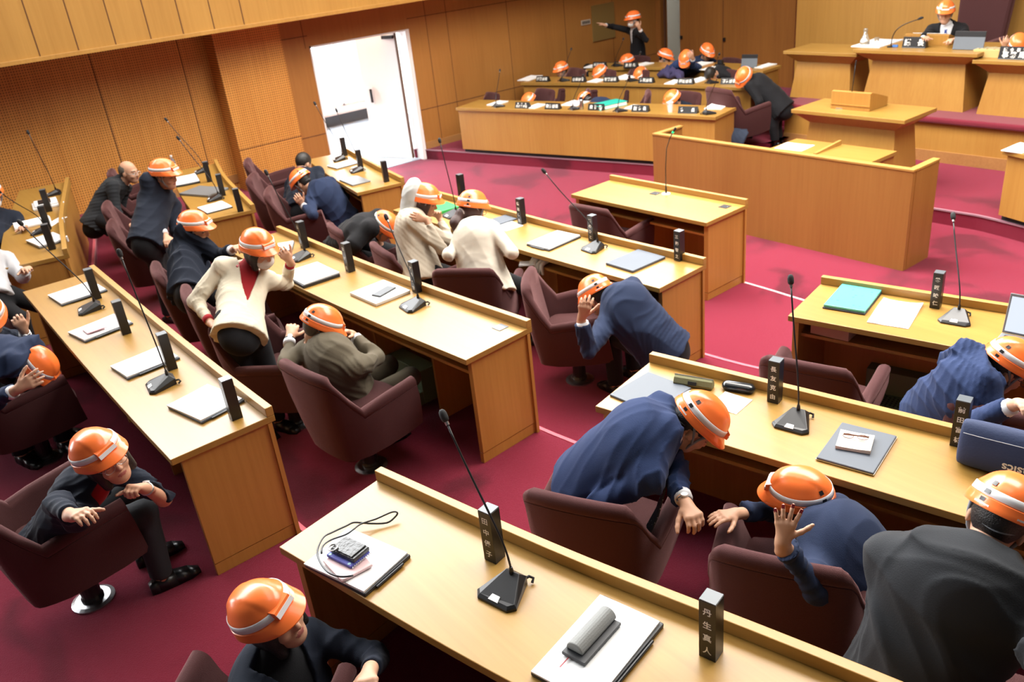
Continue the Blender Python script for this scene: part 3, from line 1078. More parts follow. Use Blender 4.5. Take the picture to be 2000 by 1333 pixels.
def put_mic(base, tip, zt, yaw, label, group='desk microphones'):
    q = P(*base, zt + 0.012)
    best = None
    for k in range(40, 80):
        p = P(*tip, zt + k / 100)
        e = abs((p - q).length - 0.60)
        if best is None or e < best[0]:
            best = (e, p)
    ya = -math.radians(yaw)
    loc = Matrix.Rotation(-ya, 3, 'Z') @ (best[1] - Vector((q.x, q.y, zt)))
    o = make_mic(loc)
    o.location = (q.x, q.y, zt + 0.0005)
    o.rotation_euler = (0, 0, ya)
    tag(o, label, 'microphone', group)
    CHK.append(('mic', label[:30], round(best[0], 2), [round(v, 2) for v in best[1] - q]))
    return o


put_mic((988, 1152), (872, 825), T4, -13, 'large gooseneck microphone on the foremost desk beside the four-character name stand')
put_mic((1552, 824), (1545, 557), T3, -13, 'gooseneck microphone between the black glasses case and the dark tablet')
put_mic((1868, 622), (1862, 430), T2, -13, 'gooseneck microphone left of the open laptop')
put_mic((176, 603), (45, 441), T4, 12, 'gooseneck microphone by the first white notebook of the left rear row')
put_mic((316, 750), (237, 503), T4, 8, 'gooseneck microphone between the third and fourth white notebooks')
put_mic((808, 597), (757, 431), T3, 6, 'gooseneck microphone right of the white laptop with the phone')
put_mic((588, 502), (523, 343), T3, 8, 'gooseneck microphone next to the black laptop near the cream jacket woman')
put_mic((1160, 485), (1066, 339), T2, 4, 'gooseneck microphone between the white notebook and the charcoal folder')
put_mic((884, 420), (860, 280), T2, 4, 'gooseneck microphone partly behind the ponytailed woman, near the green file')
put_mic((104, 379), (57, 263), T4, 30, 'gooseneck microphone at the wall end of the rear left desk')
put_mic((80, 452), (2, 377), T4, 25, 'gooseneck microphone over the papers of the rear left desk')
put_mic((393, 335), (327, 237), T3, 25, 'gooseneck microphone nearest the water bottle')
put_mic((420, 388), (351, 274), T3, 22, 'gooseneck microphone in front of the silver laptop by the wall')
put_mic((663, 311), (617, 206), T2, 22, 'gooseneck microphone at the door end of the desk by the side door')
put_mic((697, 333), (659, 220), T2, 22, 'second gooseneck microphone on the desk by the side door')

FONT = None


def text_mesh(s, size):
    c = bpy.data.curves.new('txt', 'FONT')
    c.body = s
    c.size = size
    c.align_x = 'CENTER'
    c.align_y = 'CENTER'
    c.offset = 0.02 * size
    o = bpy.data.objects.new('txt', c)
    COL.objects.link(o)
    bpy.context.view_layer.update()
    me = bpy.data.meshes.new_from_object(o.evaluated_get(bpy.context.evaluated_depsgraph_get()))
    bpy.data.objects.remove(o)
    me.materials.clear()
    vs = [tuple(v.co) for v in me.vertices]
    fs = [tuple(p.vertices) for p in me.polygons]
    if vs:                                               # centre on the ink
        xs = [v[0] for v in vs]; ys = [v[1] for v in vs]
        cx, cy = (min(xs) + max(xs)) / 2, (min(ys) + max(ys)) / 2
        vs = [(x - cx, y - cy, z) for x, y, z in vs]
    return vs, fs


def name_stand(px, zt, yaw, chars, label, h=0.225, corner=True):
    """Square black post whose lettered face looks back at the seat; px is the foot's near corner."""
    q = P(*px, zt)
    s = 0.056
    o = empty('name_stand', (q.x, q.y, zt + 0.0005), -math.radians(yaw))
    tag(o, label, 'name stand', 'name stands on the desks')
    MB().box((0, 0, h / 2), (s, s, h)).build('post', BLACK, o, 0.001)
    MB().box((0, 0, h + 0.002), (s - 0.002, s - 0.002, 0.004)).build('top_cap', GREY_PLATE, o)
    if chars:
        b = MB()
        n = len(chars)
        for i, ch_ in enumerate(chars):
            vs, fs = text_mesh(ch_, 0.030)
            z = h - 0.038 - i * (h - 0.075) / max(n - 1, 1)
            b.add([(x, -s / 2 - 0.0008, y + z) for x, y, _ in vs], fs)
        me = bpy.data.meshes.new('lettering')
        me.from_pydata(b.v, [], b.f)
        link('lettering', me, LETTER, o)
    return o


name_stand((967, 1090), T4, -13, '田中優子', 'black name stand behind the large microphone on the foremost desk')
name_stand((1389, 1277), T4, -13, '丹生真人', 'black name stand right of the grey glasses case papers', 0.23)
name_stand((1513, 783), T3, -13, '長友克由', 'black name stand between the glasses case and the microphone')
name_stand((1871, 868), T3, -13, '前田富枝', 'black name stand beside the navy bag')
name_stand((1827, 600), T2, -13, '番匠映仁', 'black name stand between the white sheets and the microphone')
name_stand((1327, 508), T2, -2, '三和智之', 'black name stand at the end of the desk with the charcoal folder')
name_stand((1159, 470), T2, -1, '美のひと', 'black name stand behind the microphone near the charcoal folder', 0.21)
name_stand((1020, 437), T2, 0, '橋田した', 'black name stand right of the ponytailed woman')
name_stand((903, 385), T2, 0, '', 'black name stand behind the ponytailed woman')
name_stand((816, 570), T3, 0, '大森一徳', 'black name stand behind the microphone beside the phone laptop')
name_stand((685, 530), T3, 0, '古村杏', 'black name stand between the black laptop and the white laptop')
name_stand((596, 484), T3, 0, '山口', 'black name stand behind the black laptop by the cream jacket woman')
name_stand((190, 583), T4, 4, '上田', 'black name stand at the first white notebook of the left rear row')
name_stand((247, 651), T4, 4, '中村', 'black name stand at the notebook with the pink note')
name_stand((336, 720), T4, 4, '木下', 'black name stand at the third white notebook')
name_stand((461, 816), T4, 2, '小川', 'black name stand at the fourth white notebook by the desk end')
name_stand((97, 413), T4, 16, '', 'black name stand at the white device stack of the rear left desk')
name_stand((95, 448), T4, 16, '', 'middle black name stand of the rear left desk')
name_stand((103, 487), T4, 16, '', 'black name stand at the desk end in front of the grey laptop')
name_stand((410, 355), T3, 18, '', 'black name stand by the tray nearest the water bottle')
name_stand((436, 382), T3, 18, '', 'black name stand beside the silver laptop by the wall')
name_stand((470, 413), T3, 16, '', 'black name stand at the desk end by the wall row')
name_stand((674, 304), T2, 15, '', 'black name stand nearest the side door')
name_stand((705, 331), T2, 15, '', 'middle black name stand of the door side desk')
name_stand((755, 355), T2, 15, '', 'black name stand at the free end of the door side desk')


# ------------------------------------------------------------------ papers and devices on the desks
def rect(c, z):
    """Rectangle seen with corners c (in order) on the plane at height z: centre, heading of its first edge, width, length."""
    p = [P(x, y, z) for x, y in c]
    ctr = sum(p, Vector()) / 4
    e = ((p[1] - p[0]) + (p[2] - p[3])) / 2
    f = ((p[3] - p[0]) + (p[2] - p[1])) / 2
    return ctr, math.atan2(e.y, e.x), e.length, f.length


def sheet_mb(w_, l_, t, lift=0.0, seed=0):
    """Stack of sheets whose top is slightly wavy."""
    b = MB()
    n = 6
    rnd = random.Random(seed)
    vs, fs = [], []
    ph = rnd.random() * 6
    for j in range(n + 1):
        for i in range(n + 1):
            x, y = (i / n - 0.5) * w_, (j / n - 0.5) * l_
            vs.append((x, y, t + lift * (0.5 + 0.5 * math.sin(ph + 5 * i / n + 3 * j / n)) * (abs(i / n - .5) * 2) ** 2))
    N = (n + 1) ** 2
    vs += [(x, y, 0) for x, y, _ in vs]
    for j in range(n):
        for i in range(n):
            a = j * (n + 1) + i
            fs.append((a, a + 1, a + n + 2, a + n + 1))
            fs.append((N + a, N + a + n + 1, N + a + n + 2, N + a + 1))
    for i in range(n):
        a, c = i, n * (n + 1) + i
        fs += [(a, N + a, N + a + 1, a + 1), (c, c + 1, N + c + 1, N + c)]
        a, c = i * (n + 1), i * (n + 1) + n
        fs += [(a, a + n + 1, N + a + n + 1, N + a), (c, N + c, N + c + n + 1, c + n + 1)]
    return b.add(vs, fs)


def doc_stack(c, z, label, cover=SLATE, pen=True, group=None, cat='notebook', th=0.014, paper=PAPER, seed=1):
    """Tablet cover with loose sheets on it and a pen in the loop of its edge."""
    ctr, a, w_, l_ = rect(c, z + th)
    o = empty('notebook', (ctr.x, ctr.y, z + 0.0005), a)
    tag(o, label, cat, group)
    MB().box((0, 0, th / 2), (w_ * 1.0, l_ * 1.0, th)).build('cover', cover, o, 0.004)
    if paper is not None:
        k = sheet_mb(w_ * 0.97, l_ * 0.97, 0.006, 0.004, seed).build('sheets', paper, o)
        k.location = (-0.004, 0.004, th)
        k.rotation_euler = (0, 0, 0.02)
    if pen:
        b = MB().tube([(-w_ * 0.28, -l_ / 2 - 0.006, th * 0.6), (w_ * 0.30, -l_ / 2 - 0.006, th * 0.6)], 0.005)
        b.build('pen', BLACK, o)
    return o


GN = 'white notebooks of the left rear row'
D4D = [((104, 575), (189, 547), (202, 569), (109, 599)), ((142, 647), (229, 614), (257, 631), (156, 671)), ((218, 714), (319, 678), (349, 697), (246, 743)), ((336, 791), (416, 747), (471, 786), (383, 828))]
for c, lab in zip(D4D, ('white notebook farthest up the left rear row', 'white notebook carrying a pink note', 'white notebook in front of the second microphone of the left rear row', 'white notebook nearest the desk end of the left rear row')):
    d = doc_stack(c[3:] + c[:3] if False else (c[3], c[2], c[1], c[0]), T4, lab, group=GN)
PINK = mat('pink_paper', (0.70, 0.42, 0.45), 0.7)
q, a, w_, l_ = rect(((172, 657), (207, 643), (200, 633), (160, 645)), T4 + .02)
o = MB().box((0, 0, 0.002), (w_, l_, 0.004)).build('pink_note', PINK); o.location = (q.x, q.y, T4 + 0.0325); o.rotation_euler = (0, 0, a)
tag(o, 'pink slip of paper lying on the second white notebook', 'note')

BCOV = mat('black_cover', (0.02, 0.021, 0.025), 0.45)
doc_stack(((712, 1165), (803, 1080), (683, 1035), (595, 1100)), T4, 'black tablet with white sheets under the pink case and strap', BCOV, True, 'tablets with sheets on the foremost desk', th=0.016)
doc_stack(((1150, 1400), (1295, 1215), (1180, 1165), (1045, 1300)), T4, 'black tablet with white sheets under the grey glasses case', BCOV, True, 'tablets with sheets on the foremost desk', th=0.016, seed=3)
ZP = T4 + 0.0275
# pink case, patterned pouch, black wallet and neck strap
pk = empty('phone_case', (0, 0, 0))
q, a, w_, l_ = rect(((672, 1139), (744, 1101), (680, 1072), (624, 1103)), ZP)
pk.location = (q.x, q.y, ZP); pk.rotation_euler = (0, 0, a)
tag(pk, 'pale pink flat case lying on the white sheets of the foremost desk', 'case')
MB().box((0, 0, 0.006), (w_ * 0.95, l_ * 0.95, 0.012)).build('case_body', mat('pink_leather', (0.72, 0.50, 0.50), 0.5), pk, 0.005)
q, a, w_, l_ = rect(((684, 1122), (722, 1082), (682, 1056), (636, 1084)), ZP + .012)
po = empty('pouch', (q.x, q.y, ZP + 0.0122), a)
tag(po, 'blue and aqua patterned pouch under the black wallet', 'pouch')
BLUEP = mat('indigo_cloth', (0.10, 0.11, 0.45), 0.6)
MB().box((0, 0, 0.007), (w_ * 0.9, l_ * 0.9, 0.014)).build('pouch_body', BLUEP, po, 0.004)
b = MB()
for i in range(5):
    for j in range(2):
        b.lathe([(0.007, 0), (0.006, 0.001)], ((i / 4 - .5) * w_ * .75, (j - .5) * l_ * .7, 0.014), 8)
b.build('aqua_spots', mat('aqua_print', (0.42, 0.68, 0.72), 0.6), po)
b = MB()
for r_ in (0, 1):
    b.tube([((i / 20 - .5) * w_ * .85, -l_ * .40 - r_ * .012 + (0.004 if i % 2 else -0.004), 0.012 - r_ * 0.006) for i in range(21)], 0.0018, 5)
b.build('zigzag_trim', PAPER, po)
q, a, w_, l_ = rect(((688, 1106), (718, 1078), (682, 1053), (650, 1076)), ZP + .026)
wa = empty('wallet', (q.x, q.y, ZP + 0.0265), a)
tag(wa, 'black quilted wallet on the patterned pouch', 'wallet')
WAL = mat('black_leather', (0.014, 0.014, 0.016), 0.3, bump=(60, 0.6))
MB().box((0, 0, 0.009), (w_, l_, 0.018)).build('wallet_body', WAL, wa, 0.004)
MB().box((0, 0.004, 0.0205), (w_ * 0.92, l_ * 0.86, 0.005)).build('flap', WAL, wa, 0.002)
b = MB()
ringp = [(-w_ * .45 + 0.018 * math.cos(t), l_ * .38 + 0.018 * math.sin(t), 0.027) for t in np.linspace(0.3, 5.6, 16)]
b.tube(ringp, 0.003, 6).build('metal_ring', STEEL, wa)
b = MB()
for t in range(14):
    b.tube([(w_ * .52 + 0.004 * (t % 2), -l_ * .5 + l_ * t / 14, 0.010), (w_ * .52 + 0.004 * ((t + 1) % 2), -l_ * .5 + l_ * (t + 1) / 14, 0.008)], 0.0022, 5)
b.build('chain', STEEL, wa)
# strap loop: runs from the wallet round the sheets to a loop on the desk
pts = [(690, 1125), (665, 1127), (640, 1118), (624, 1096), (620, 1075), (632, 1050), (650, 1040), (676, 1028), (692, 1021), (720, 1023), (755, 1022), (772, 1010), (776, 1002), (765, 1001), (735, 1014), (705, 1024), (690, 1035), (675, 1045), (645, 1056), (630, 1068), (628, 1085)]
zz = [ZP + .02] * 6 + [ZP + .012, ZP + .006, T4 + .03] + [T4 + .02, T4 + .012, T4 + .02, T4 + .03, T4 + .035, T4 + .03, T4 + .034, T4 + .036] + [ZP + .008] * 2 + [ZP + .014] * 2
b = MB()
pl = [P(x, y, z) for (x, y), z in zip(pts, zz)]
sm = []
for i in range(len(pl) - 1):
    p0, p1, p2, p3 = pl[max(i - 1, 0)], pl[i], pl[i + 1], pl[min(i + 2, len(pl) - 1)]
    for k in range(4):
        f = k / 4
        sm.append(0.5 * ((2 * p1) + (p2 - p0) * f + (2 * p0 - 5 * p1 + 4 * p2 - p3) * f * f + (3 * p1 - p0 - 3 * p2 + p3) * f ** 3))
b.tube(sm, 0.0038, 6)
tag(b.build('neck_strap', mat('strap_leather', (0.02, 0.022, 0.026), 0.35), smooth=True), 'thin black strap looping off the wallet onto the desk', 'strap')
# grey glasses case on a black notebook
q, a, w_, l_ = rect(((1142, 1303), (1213, 1222), (1170, 1200), (1097, 1278)), ZP)
nb = empty('pocket_diary', (q.x, q.y, ZP - 0.0005), a)
tag(nb, 'black pocket diary with a red ribbon under the grey glasses case', 'notebook')
MB().box((0, 0, 0.006), (w_, l_, 0.012)).build('diary_cover', BCOV, nb, 0.002)
MB().box((-w_ * .5 - 0.02, l_ * .2, 0.001), (0.05, 0.003, 0.002)).build('ribbon', mat('red_ribbon', (0.35, 0.02, 0.03), 0.6), nb)
gc = empty('glasses_case', (q.x, q.y, ZP + 0.0125), a)
tag(gc, 'grey rounded glasses case lying on the black diary', 'glasses case')
GCM = mat('grey_felt', (0.23, 0.235, 0.23), 0.75, bump=(300, 0.3))
prof = [(0.032 * math.cos(t), 0.034 * max(math.sin(t), 0)) for t in np.linspace(PI, 0, 13)]
b = MB(); b.hull([(-w_ * .47, y, z) for y, z in prof], [(w_ * .47, y, z) for y, z in prof]); b.build('case_lid', GCM, gc, 0.004)
gc.location = (q.x - 0.012, q.y + 0.012, ZP + 0.0125)

# second right-hand desk: mat, pouch, case, sheet, tablet, bag
q, a, w_, l_ = rect(((1275, 806), (1352, 764), (1265, 728), (1190, 778)), T3)
o = MB().box((0, 0, 0.006), (w_, l_, 0.012)).build('folder', SLATE, None, 0.003); o.location = (q.x, q.y, T3 + .0005); o.rotation_euler = (0, 0, a)
tag(o, 'slate grey folder half hidden by the man in blue', 'folder')
a_, b_ = P(1318, 741, T3 + .02), P(1393, 753, T3 + .02)
o = empty('pencil_pouch', ((a_ + b_) / 2).to_tuple(), math.atan2((b_ - a_).y, (b_ - a_).x)); o.location.z = T3 + .001
tag(o, 'olive green pencil pouch against the ledge', 'pencil pouch')
L = (b_ - a_).length / 2
prof = [(-0.028, 0), (-0.032, 0.018), (-0.018, 0.043), (0.0, 0.052), (0.018, 0.043), (0.032, 0.018), (0.028, 0)]
MB().hull([(-L, y, z) for y, z in prof], [(L, y * 0.85, z * 0.95) for y, z in prof]).build('pouch_body', mat('olive_canvas', (0.19, 0.185, 0.09), 0.8, bump=(200, .4)), o, 0.005)
MB().box((0.0, -0.029, 0.026), (0.045, 0.003, 0.018), Matrix.Rotation(math.radians(-22), 3, 'X')).build('woven_tag', BLACK_MATT, o)
MB().tube([(-L, 0, 0.052), (L, 0, 0.049)], 0.003, 6).build('zip', STEEL, o)


def pill_case(px0, px1, z, name, label, mt):
    a_, b_ = P(*px0, z + .015), P(*px1, z + .015)
    o = empty(name, (((a_ + b_) / 2).x, ((a_ + b_) / 2).y, z + .001), math.atan2((b_ - a_).y, (b_ - a_).x))
    tag(o, label, 'glasses case')
    L = (b_ - a_).length / 2

    def ring(g, zz_):
        rr = []
        for t in range(20):
            an = 2 * PI * t / 20
            x = (L - 0.035) * (1 if math.cos(an) > 0 else -1) + (0.035 - g) * math.cos(an)
            rr.append((x, (0.035 - g) * math.sin(an), zz_))
        return rr
    lo = MB().hull(ring(0.008, 0), ring(0, 0.014)); lo.build('case_base', mt, o, smooth=False)
    up = MB()
    rs = [ring(0, 0.0146), ring(0.001, 0.024), ring(0.007, 0.033), ring(0.016, 0.038), ring(0.026, 0.040)]
    vs = [p for r_ in rs for p in r_]; fs = []
    for k in range(4):
        for i in range(20):
            j = (i + 1) % 20
            fs.append((k * 20 + i, k * 20 + j, k * 20 + 20 + j, k * 20 + 20 + i))
    fs += [tuple(range(19, -1, -1)), tuple(range(80, 100))]
    up.add(vs, fs).build('case_lid', mt, o, smooth=True)
    return o


pill_case((1410, 752), (1475, 763), T3, 'glasses_case', 'shiny black oval glasses case against the ledge', mat('black_gloss', (0.012, 0.013, 0.015), 0.18))


def sheet(c, z, label, group=None, mt=PAPER, t=0.0016, lift=0.004, seed=0):
    ctr, a, w_, l_ = rect(c, z)
    o = sheet_mb(w_, l_, t, lift, seed).build('paper_sheet', mt)
    o.location = (ctr.x, ctr.y, z + 0.0005)
    o.rotation_euler = (0, 0, a)
    tag(o, label, 'paper', group)
    return o


sheet(((1437, 812), (1468, 783), (1418, 766), (1385, 792)), T3, 'white sheet under the orange helmet of the man in blue')
d = doc_stack(((1597, 890), (1708, 930), (1750, 847), (1642, 828)), T3, 'dark tablet carrying a folded cloth and spectacles', SLATE, False, paper=None, th=0.016)
q, a, w_, l_ = rect(((1597, 890), (1708, 930), (1750, 847), (1642, 828)), T3 + .016)
MB().box((0, 0, 0.006), (w_ + 0.004, l_ + 0.004, 0.004)).build('screen_edge', STEEL, d)
CLOTH = mat('cream_cloth', (0.75, 0.66, 0.56), 0.9, bump=(150, .5))
q, a, w_, l_ = rect(((1629, 875), (1703, 885), (1709, 852), (1641, 838)), T3 + .03)
o = sheet_mb(w_ * .95, l_ * .9, 0.014, 0.006, 5).build('folded_cloth', CLOTH); o.location = (q.x, q.y, T3 + .0185); o.rotation_euler = (0, 0, a)
tag(o, 'cream folded cloth on the dark tablet', 'cloth')
gl = empty('spectacles', (q.x, q.y, T3 + .041), a + 0.1)
tag(gl, 'brown spectacles lying folded on the cream cloth', 'spectacles')
BRN = mat('brown_horn', (0.16, 0.06, 0.035), 0.35)
for sx in (-1, 1):
    rim = [(sx * 0.030 + 0.022 * math.cos(t), 0.0, 0.012 + 0.012 * math.sin(t)) for t in np.linspace(0, 2 * PI, 16)]
    MB().tube(rim, 0.0014, 5).build('rim', BRN, gl)
MB().tube([(-0.05, 0.006, 0.014), (0.055, 0.02, 0.006)], 0.003, 6).build('temple', BRN, gl)
MB().tube([(0.05, 0.006, 0.012), (-0.05, 0.028, 0.004)], 0.003, 6).build('temple', BRN, gl)

# navy cloth bag with lettering, standing on the desk
NAVY_BAG = mat('navy_bag_cloth', (0.020, 0.034, 0.092), 0.75, bump=(90, .25))
q = P(1962, 928, T3)
bg = empty('cloth_bag', (q.x, q.y + 0.02, T3 + .001), math.radians(12))
tag(bg, 'navy cloth bag with white lettering standing beside the name stand', 'bag')
W2 = 0.19
prof = [(-0.055, 0), (-0.075, 0.05), (-0.06, 0.14), (-0.025, 0.205), (0.03, 0.21), (0.06, 0.14), (0.07, 0.05), (0.05, 0)]
b = MB()
rs = []
for i, (x, k) in enumerate(((-W2, 0.55), (-W2 * .93, 0.85), (-W2 * .7, 1.0), (0, 1.06), (W2 * .7, 1), (W2 * .93, .85), (W2, .55))):
    rs.append([(x, y * k, z * (0.9 + 0.1 * k)) for y, z in prof])
vs = [p for r_ in rs for p in r_]; fs = []
n_ = len(prof)
for k in range(len(rs) - 1):
    for i in range(n_):
        j = (i + 1) % n_
        fs.append((k * n_ + i, k * n_ + j, k * n_ + n_ + j, k * n_ + n_ + i))
fs += [tuple(range(n_ - 1, -1, -1)), tuple(range((len(rs) - 1) * n_, len(rs) * n_))]
b.add(vs, fs)
bo = b.build('bag_body', NAVY_BAG, bg, smooth=True)
ss = bo.modifiers.new('s', 'SUBSURF'); ss.levels = ss.render_levels = 2
vs, fs = text_mesh('asics', 0.052)
me = bpy.data.meshes.new('lettering')
me.from_pydata([(-x * 1.0, -0.0755 + 0.0006, 0.085 - y) for x, y, _ in vs], [], fs)
lt = link('lettering', me, LETTER, bg)
lt.location = (0.035, -0.004, -0.012)
b = MB().tube([(-W2 * .9, -0.048, 0.165), (-W2 * .5, -0.056, 0.168), (W2 * .5, -0.056, 0.168), (W2 * .9, -0.048, 0.165)], 0.0016, 5)
b.build('stitching', mat('pale_thread', (0.4, 0.42, 0.45), 0.7), bg)

# right-hand desk nearest the well: turquoise book, sheets, laptop, box on the shelf, heater
TURQ = bpy.data.materials.new('turquoise_print')
TURQ.use_nodes = True
n, l = nodes(TURQ)
vo = n.new('ShaderNodeTexVoronoi'); vo.inputs['Scale'].default_value = 26; vo.inputs['Randomness'].default_value = 0.35
tc = n.new('ShaderNodeTexCoord'); l.new(tc.outputs['Object'], vo.inputs['Vector'])
rp = n.new('ShaderNodeValToRGB')
rp.color_ramp.elements[0].position = 0.0; rp.color_ramp.elements[0].color = (0.34, 0.66, 0.62, 1)
rp.color_ramp.elements[1].position = 0.42; rp.color_ramp.elements[1].color = (0.10, 0.50, 0.42, 1)
e_ = rp.color_ramp.elements.new(0.30); e_.color = (0.06, 0.36, 0.32, 1)
e_ = rp.color_ramp.elements.new(0.20); e_.color = (0.30, 0.60, 0.55, 1)
l.new(vo.outputs['Distance'], rp.inputs['Fac']); l.new(rp.outputs['Color'], n['Principled BSDF'].inputs['Base Color'])
n['Principled BSDF'].inputs['Roughness'].default_value = 0.22
d = doc_stack(((1613, 603), (1695, 613), (1723, 566), (1641, 551)), T2, 'turquoise patterned book with pale motifs on a black tablet', BCOV, False, cat='book', th=0.010, paper=None)
q, a, w_, l_ = rect(((1613, 603), (1695, 613), (1723, 566), (1641, 551)), T2 + .02)
MB().box((0, 0, 0.019), (w_ * .97, l_ * .97, 0.016)).build('book_block', TURQ, d, 0.003)
sheet(((1695, 632), (1775, 643), (1802, 597), (1724, 584)), T2, 'white sheets right of the turquoise book', t=0.003, lift=0.012, seed=2)
q = P(1932, 676, T2)
lpt = empty('laptop', (q.x + 0.16, q.y + 0.10, T2 + .001), math.radians(8))
tag(lpt, 'open grey laptop with a lit white screen at the frame edge', 'laptop')
LAPG = mat('laptop_grey', (0.22, 0.23, 0.24), 0.4, 0.3)
MB().box((0, -0.02, 0.008), (0.32, 0.22, 0.016)).build('keyboard_base', LAPG, lpt, 0.004)
b = MB()
for i in range(12):
    for j in range(4):
        b.box(((i - 5.5) * 0.023, (j - 1.0) * 0.023, 0.0175), (0.019, 0.019, 0.003))
b.build('keys', BLACK, lpt)
RX = Matrix.Rotation(math.radians(-14), 3, 'X')
lid = MB().box((0, 0.118, 0.125), (0.32, 0.009, 0.225), RX).build('lid', LAPG, lpt, 0.004)
SCR = mat('lit_screen', (0.02, 0.02, 0.02), 0.3, emit=((0.80, 0.88, 1.0), 1.0))
MB().box((0, 0.1125, 0.125), (0.296, 0.003, 0.195), RX).build('screen', SCR, lid)
BOXM = mat('cardboard_box', (0.50, 0.30, 0.22), 0.8)
q = P(1592, 655, T2 - .13)
o = MB().box((0, 0, 0.05), (0.24, 0.14, 0.09)).build('carton', BOXM, None, 0.002); o.location = (q.x + 0.06, q.y + .11, T2 - .144); o.rotation_euler = (0, 0, math.radians(8))
tag(o, 'flat pale carton on the shelf under the desk with the turquoise book', 'box')
HEAT = mat('green_grille', (0.13, 0.19, 0.105), 0.6)


def heater(px, zf, yaw, label):
    q = P(*px, zf)
    o = empty('floor_heater', (q.x, q.y, zf), math.radians(yaw))
    tag(o, label, 'heater', 'green heaters under the desks')
    MB().box((0, 0.06, 0.13), (0.42, 0.14, 0.26)).build('housing', HEAT, o, 0.004)
    MB().box((0, -0.09, 0.05), (0.42, 0.16, 0.10)).build('step_cover', HEAT, o, 0.004)
    b = MB()
    for i in range(16):
        for j in range(5):
            b.lathe([(0.008, 0), (0.008, 0.001)], ((i - 7.5) * 0.025, -0.15 + j * 0.025 + (i % 2) * 0.012, 0.1), 6)
    b.build('grille_holes', BLACK_MATT, o)
    return o


heater((1752, 800), F2, 13, 'green perforated heater under the laptop desk')
heater((800, 770), F3, 2, 'green perforated heater under the desk behind the olive jacketed man')

# middle block
d = doc_stack(((572, 541), (610, 560), (646, 534), (600, 508)), T3, 'black laptop with white sheets by the cream jacketed woman', BCOV, False, cat='laptop', th=0.024)
doc_stack(((548, 492), (580, 487), (566, 474), (535, 478)), T3, 'white sheet behind the cream jacketed woman', SLATE, True, th=0.010)
WLAP = mat('white_laptop_shell', (0.70, 0.70, 0.68), 0.35)
d = doc_stack(((688, 573), (740, 596), (795, 565), (744, 545)), T3, 'closed white laptop with a black phone on it', WLAP, False, cat='laptop', th=0.022, paper=None)
for k in range(3):
    MB().box((0.06 + 0.02 * k, -0.11, 0.011), (0.012, 0.004, 0.006)).build('port', BLACK, d)
q, a, w_, l_ = rect(((731, 579), (748, 582), (769, 563), (752, 560)), T3 + .022)
ph = empty('smartphone', (q.x, q.y, T3 + .0232), a)
tag(ph, 'black smartphone lying on the closed white laptop', 'phone')
MB().box((0, 0, 0.0045), (w_, l_, 0.009)).build('phone_body', BLACK, ph, 0.003)
MB().box((0, 0, 0.0092), (w_ * .9, l_ * .94, 0.001)).build('phone_screen', GREY_PLATE, ph)


def floor_plate(px, z, yaw, label, s=0.075):
    q = P(*px, z)
    o = empty('cable_cover', (q.x, q.y, z + .0003), math.radians(yaw))
    tag(o, label, 'cover plate', 'small cover plates let into desks')
    MB().box((0, 0, 0.0015), (s, s, 0.003)).build('plate', GREY_PLATE if z == T3 else BLACK, o)
    MB().lathe([(0.005, 0.003), (0.004, 0.0042)], (s * .3, 0, 0), 8).build('screw', STEEL, o)


floor_plate((977, 640), T3, 3, 'square metal plate at the end of the desk behind the olive jacketed man')
floor_plate((1280, 378), T1, 2, 'dark square plate left of the thin gooseneck on the short desk', 0.085)
floor_plate((1416, 404), T1, 2, 'dark square plate at the right end of the short desk', 0.085)
GREEN = mat('green_file_cover', (0.03, 0.42, 0.10), 0.35)
doc_stack(((846, 408), (864, 417), (884, 402), (855, 391)), T2, 'bright green file in front of the hooded woman', GREEN, False, cat='file', th=0.03, paper=None)
doc_stack(((957, 439), (975, 444), (993, 426), (966, 416)), T2, 'dark folder in front of the ponytailed woman', SLATE, False, cat='folder', paper=None)
sheet(((966, 444), (996, 453), (1014, 441), (994, 430)), T2, 'white sheet left of the name stand by the ponytailed woman')
d = doc_stack(((1031, 479), (1075, 489), (1132, 462), (1087, 450)), T2, 'white notebook with a pen and a coiled white cable', BCOV, True, th=0.012)
b = MB()
b.tube([(0.03 + 0.028 * math.cos(t) * (1 + .15 * math.sin(3 * t)), 0.02 + 0.02 * math.sin(t), 0.025 + 0.012 * t / 12) for t in np.linspace(0, 18, 60)], 0.005, 6)
o = b.build('coiled_cable', WHITE, None, smooth=True); q = P(1082, 468, T2 + .02); o.location = (q.x - .03, q.y - .02, T2 - 0.0005)
tag(o, 'white coiled cable lying on the white notebook', 'cable')
doc_stack(((1190, 515), (1242, 531), (1294, 500), (1239, 485)), T2, 'charcoal folder between microphone and end name stand', SLATE, False, cat='folder', paper=None, th=0.018)
# white gloves tucked under the desk
GLV = mat('white_cotton', (0.62, 0.60, 0.55), 0.9, bump=(120, .5))
q = P(1040, 520, T2 - .13)
b = MB()
rnd = random.Random(3)
for i in range(6):
    x0 = -0.07 + 0.028 * i
    b.tube([(x0, 0.05, 0.03), (x0 + rnd.uniform(-.02, .02), 0.0, 0.035), (x0 + rnd.uniform(-.02, .02), -0.05, 0.0), (x0 + rnd.uniform(-.03, .03), -0.07, -0.05 - .03 * rnd.random())], [0.012, 0.02, 0.018, 0.010], 8)
o = b.build('cotton_gloves', GLV, None, smooth=True); o.location = (q.x, q.y + .10, T2 - .13)
tag(o, 'white cotton gloves stuffed on the shelf under the desk by the ponytailed woman', 'gloves')
sheet(((1060, 527), (1052, 515), (1030, 505), (1020, 512)), T2 - .14, 'crumpled white paper on the shelf under the desk', lift=.02, seed=5)

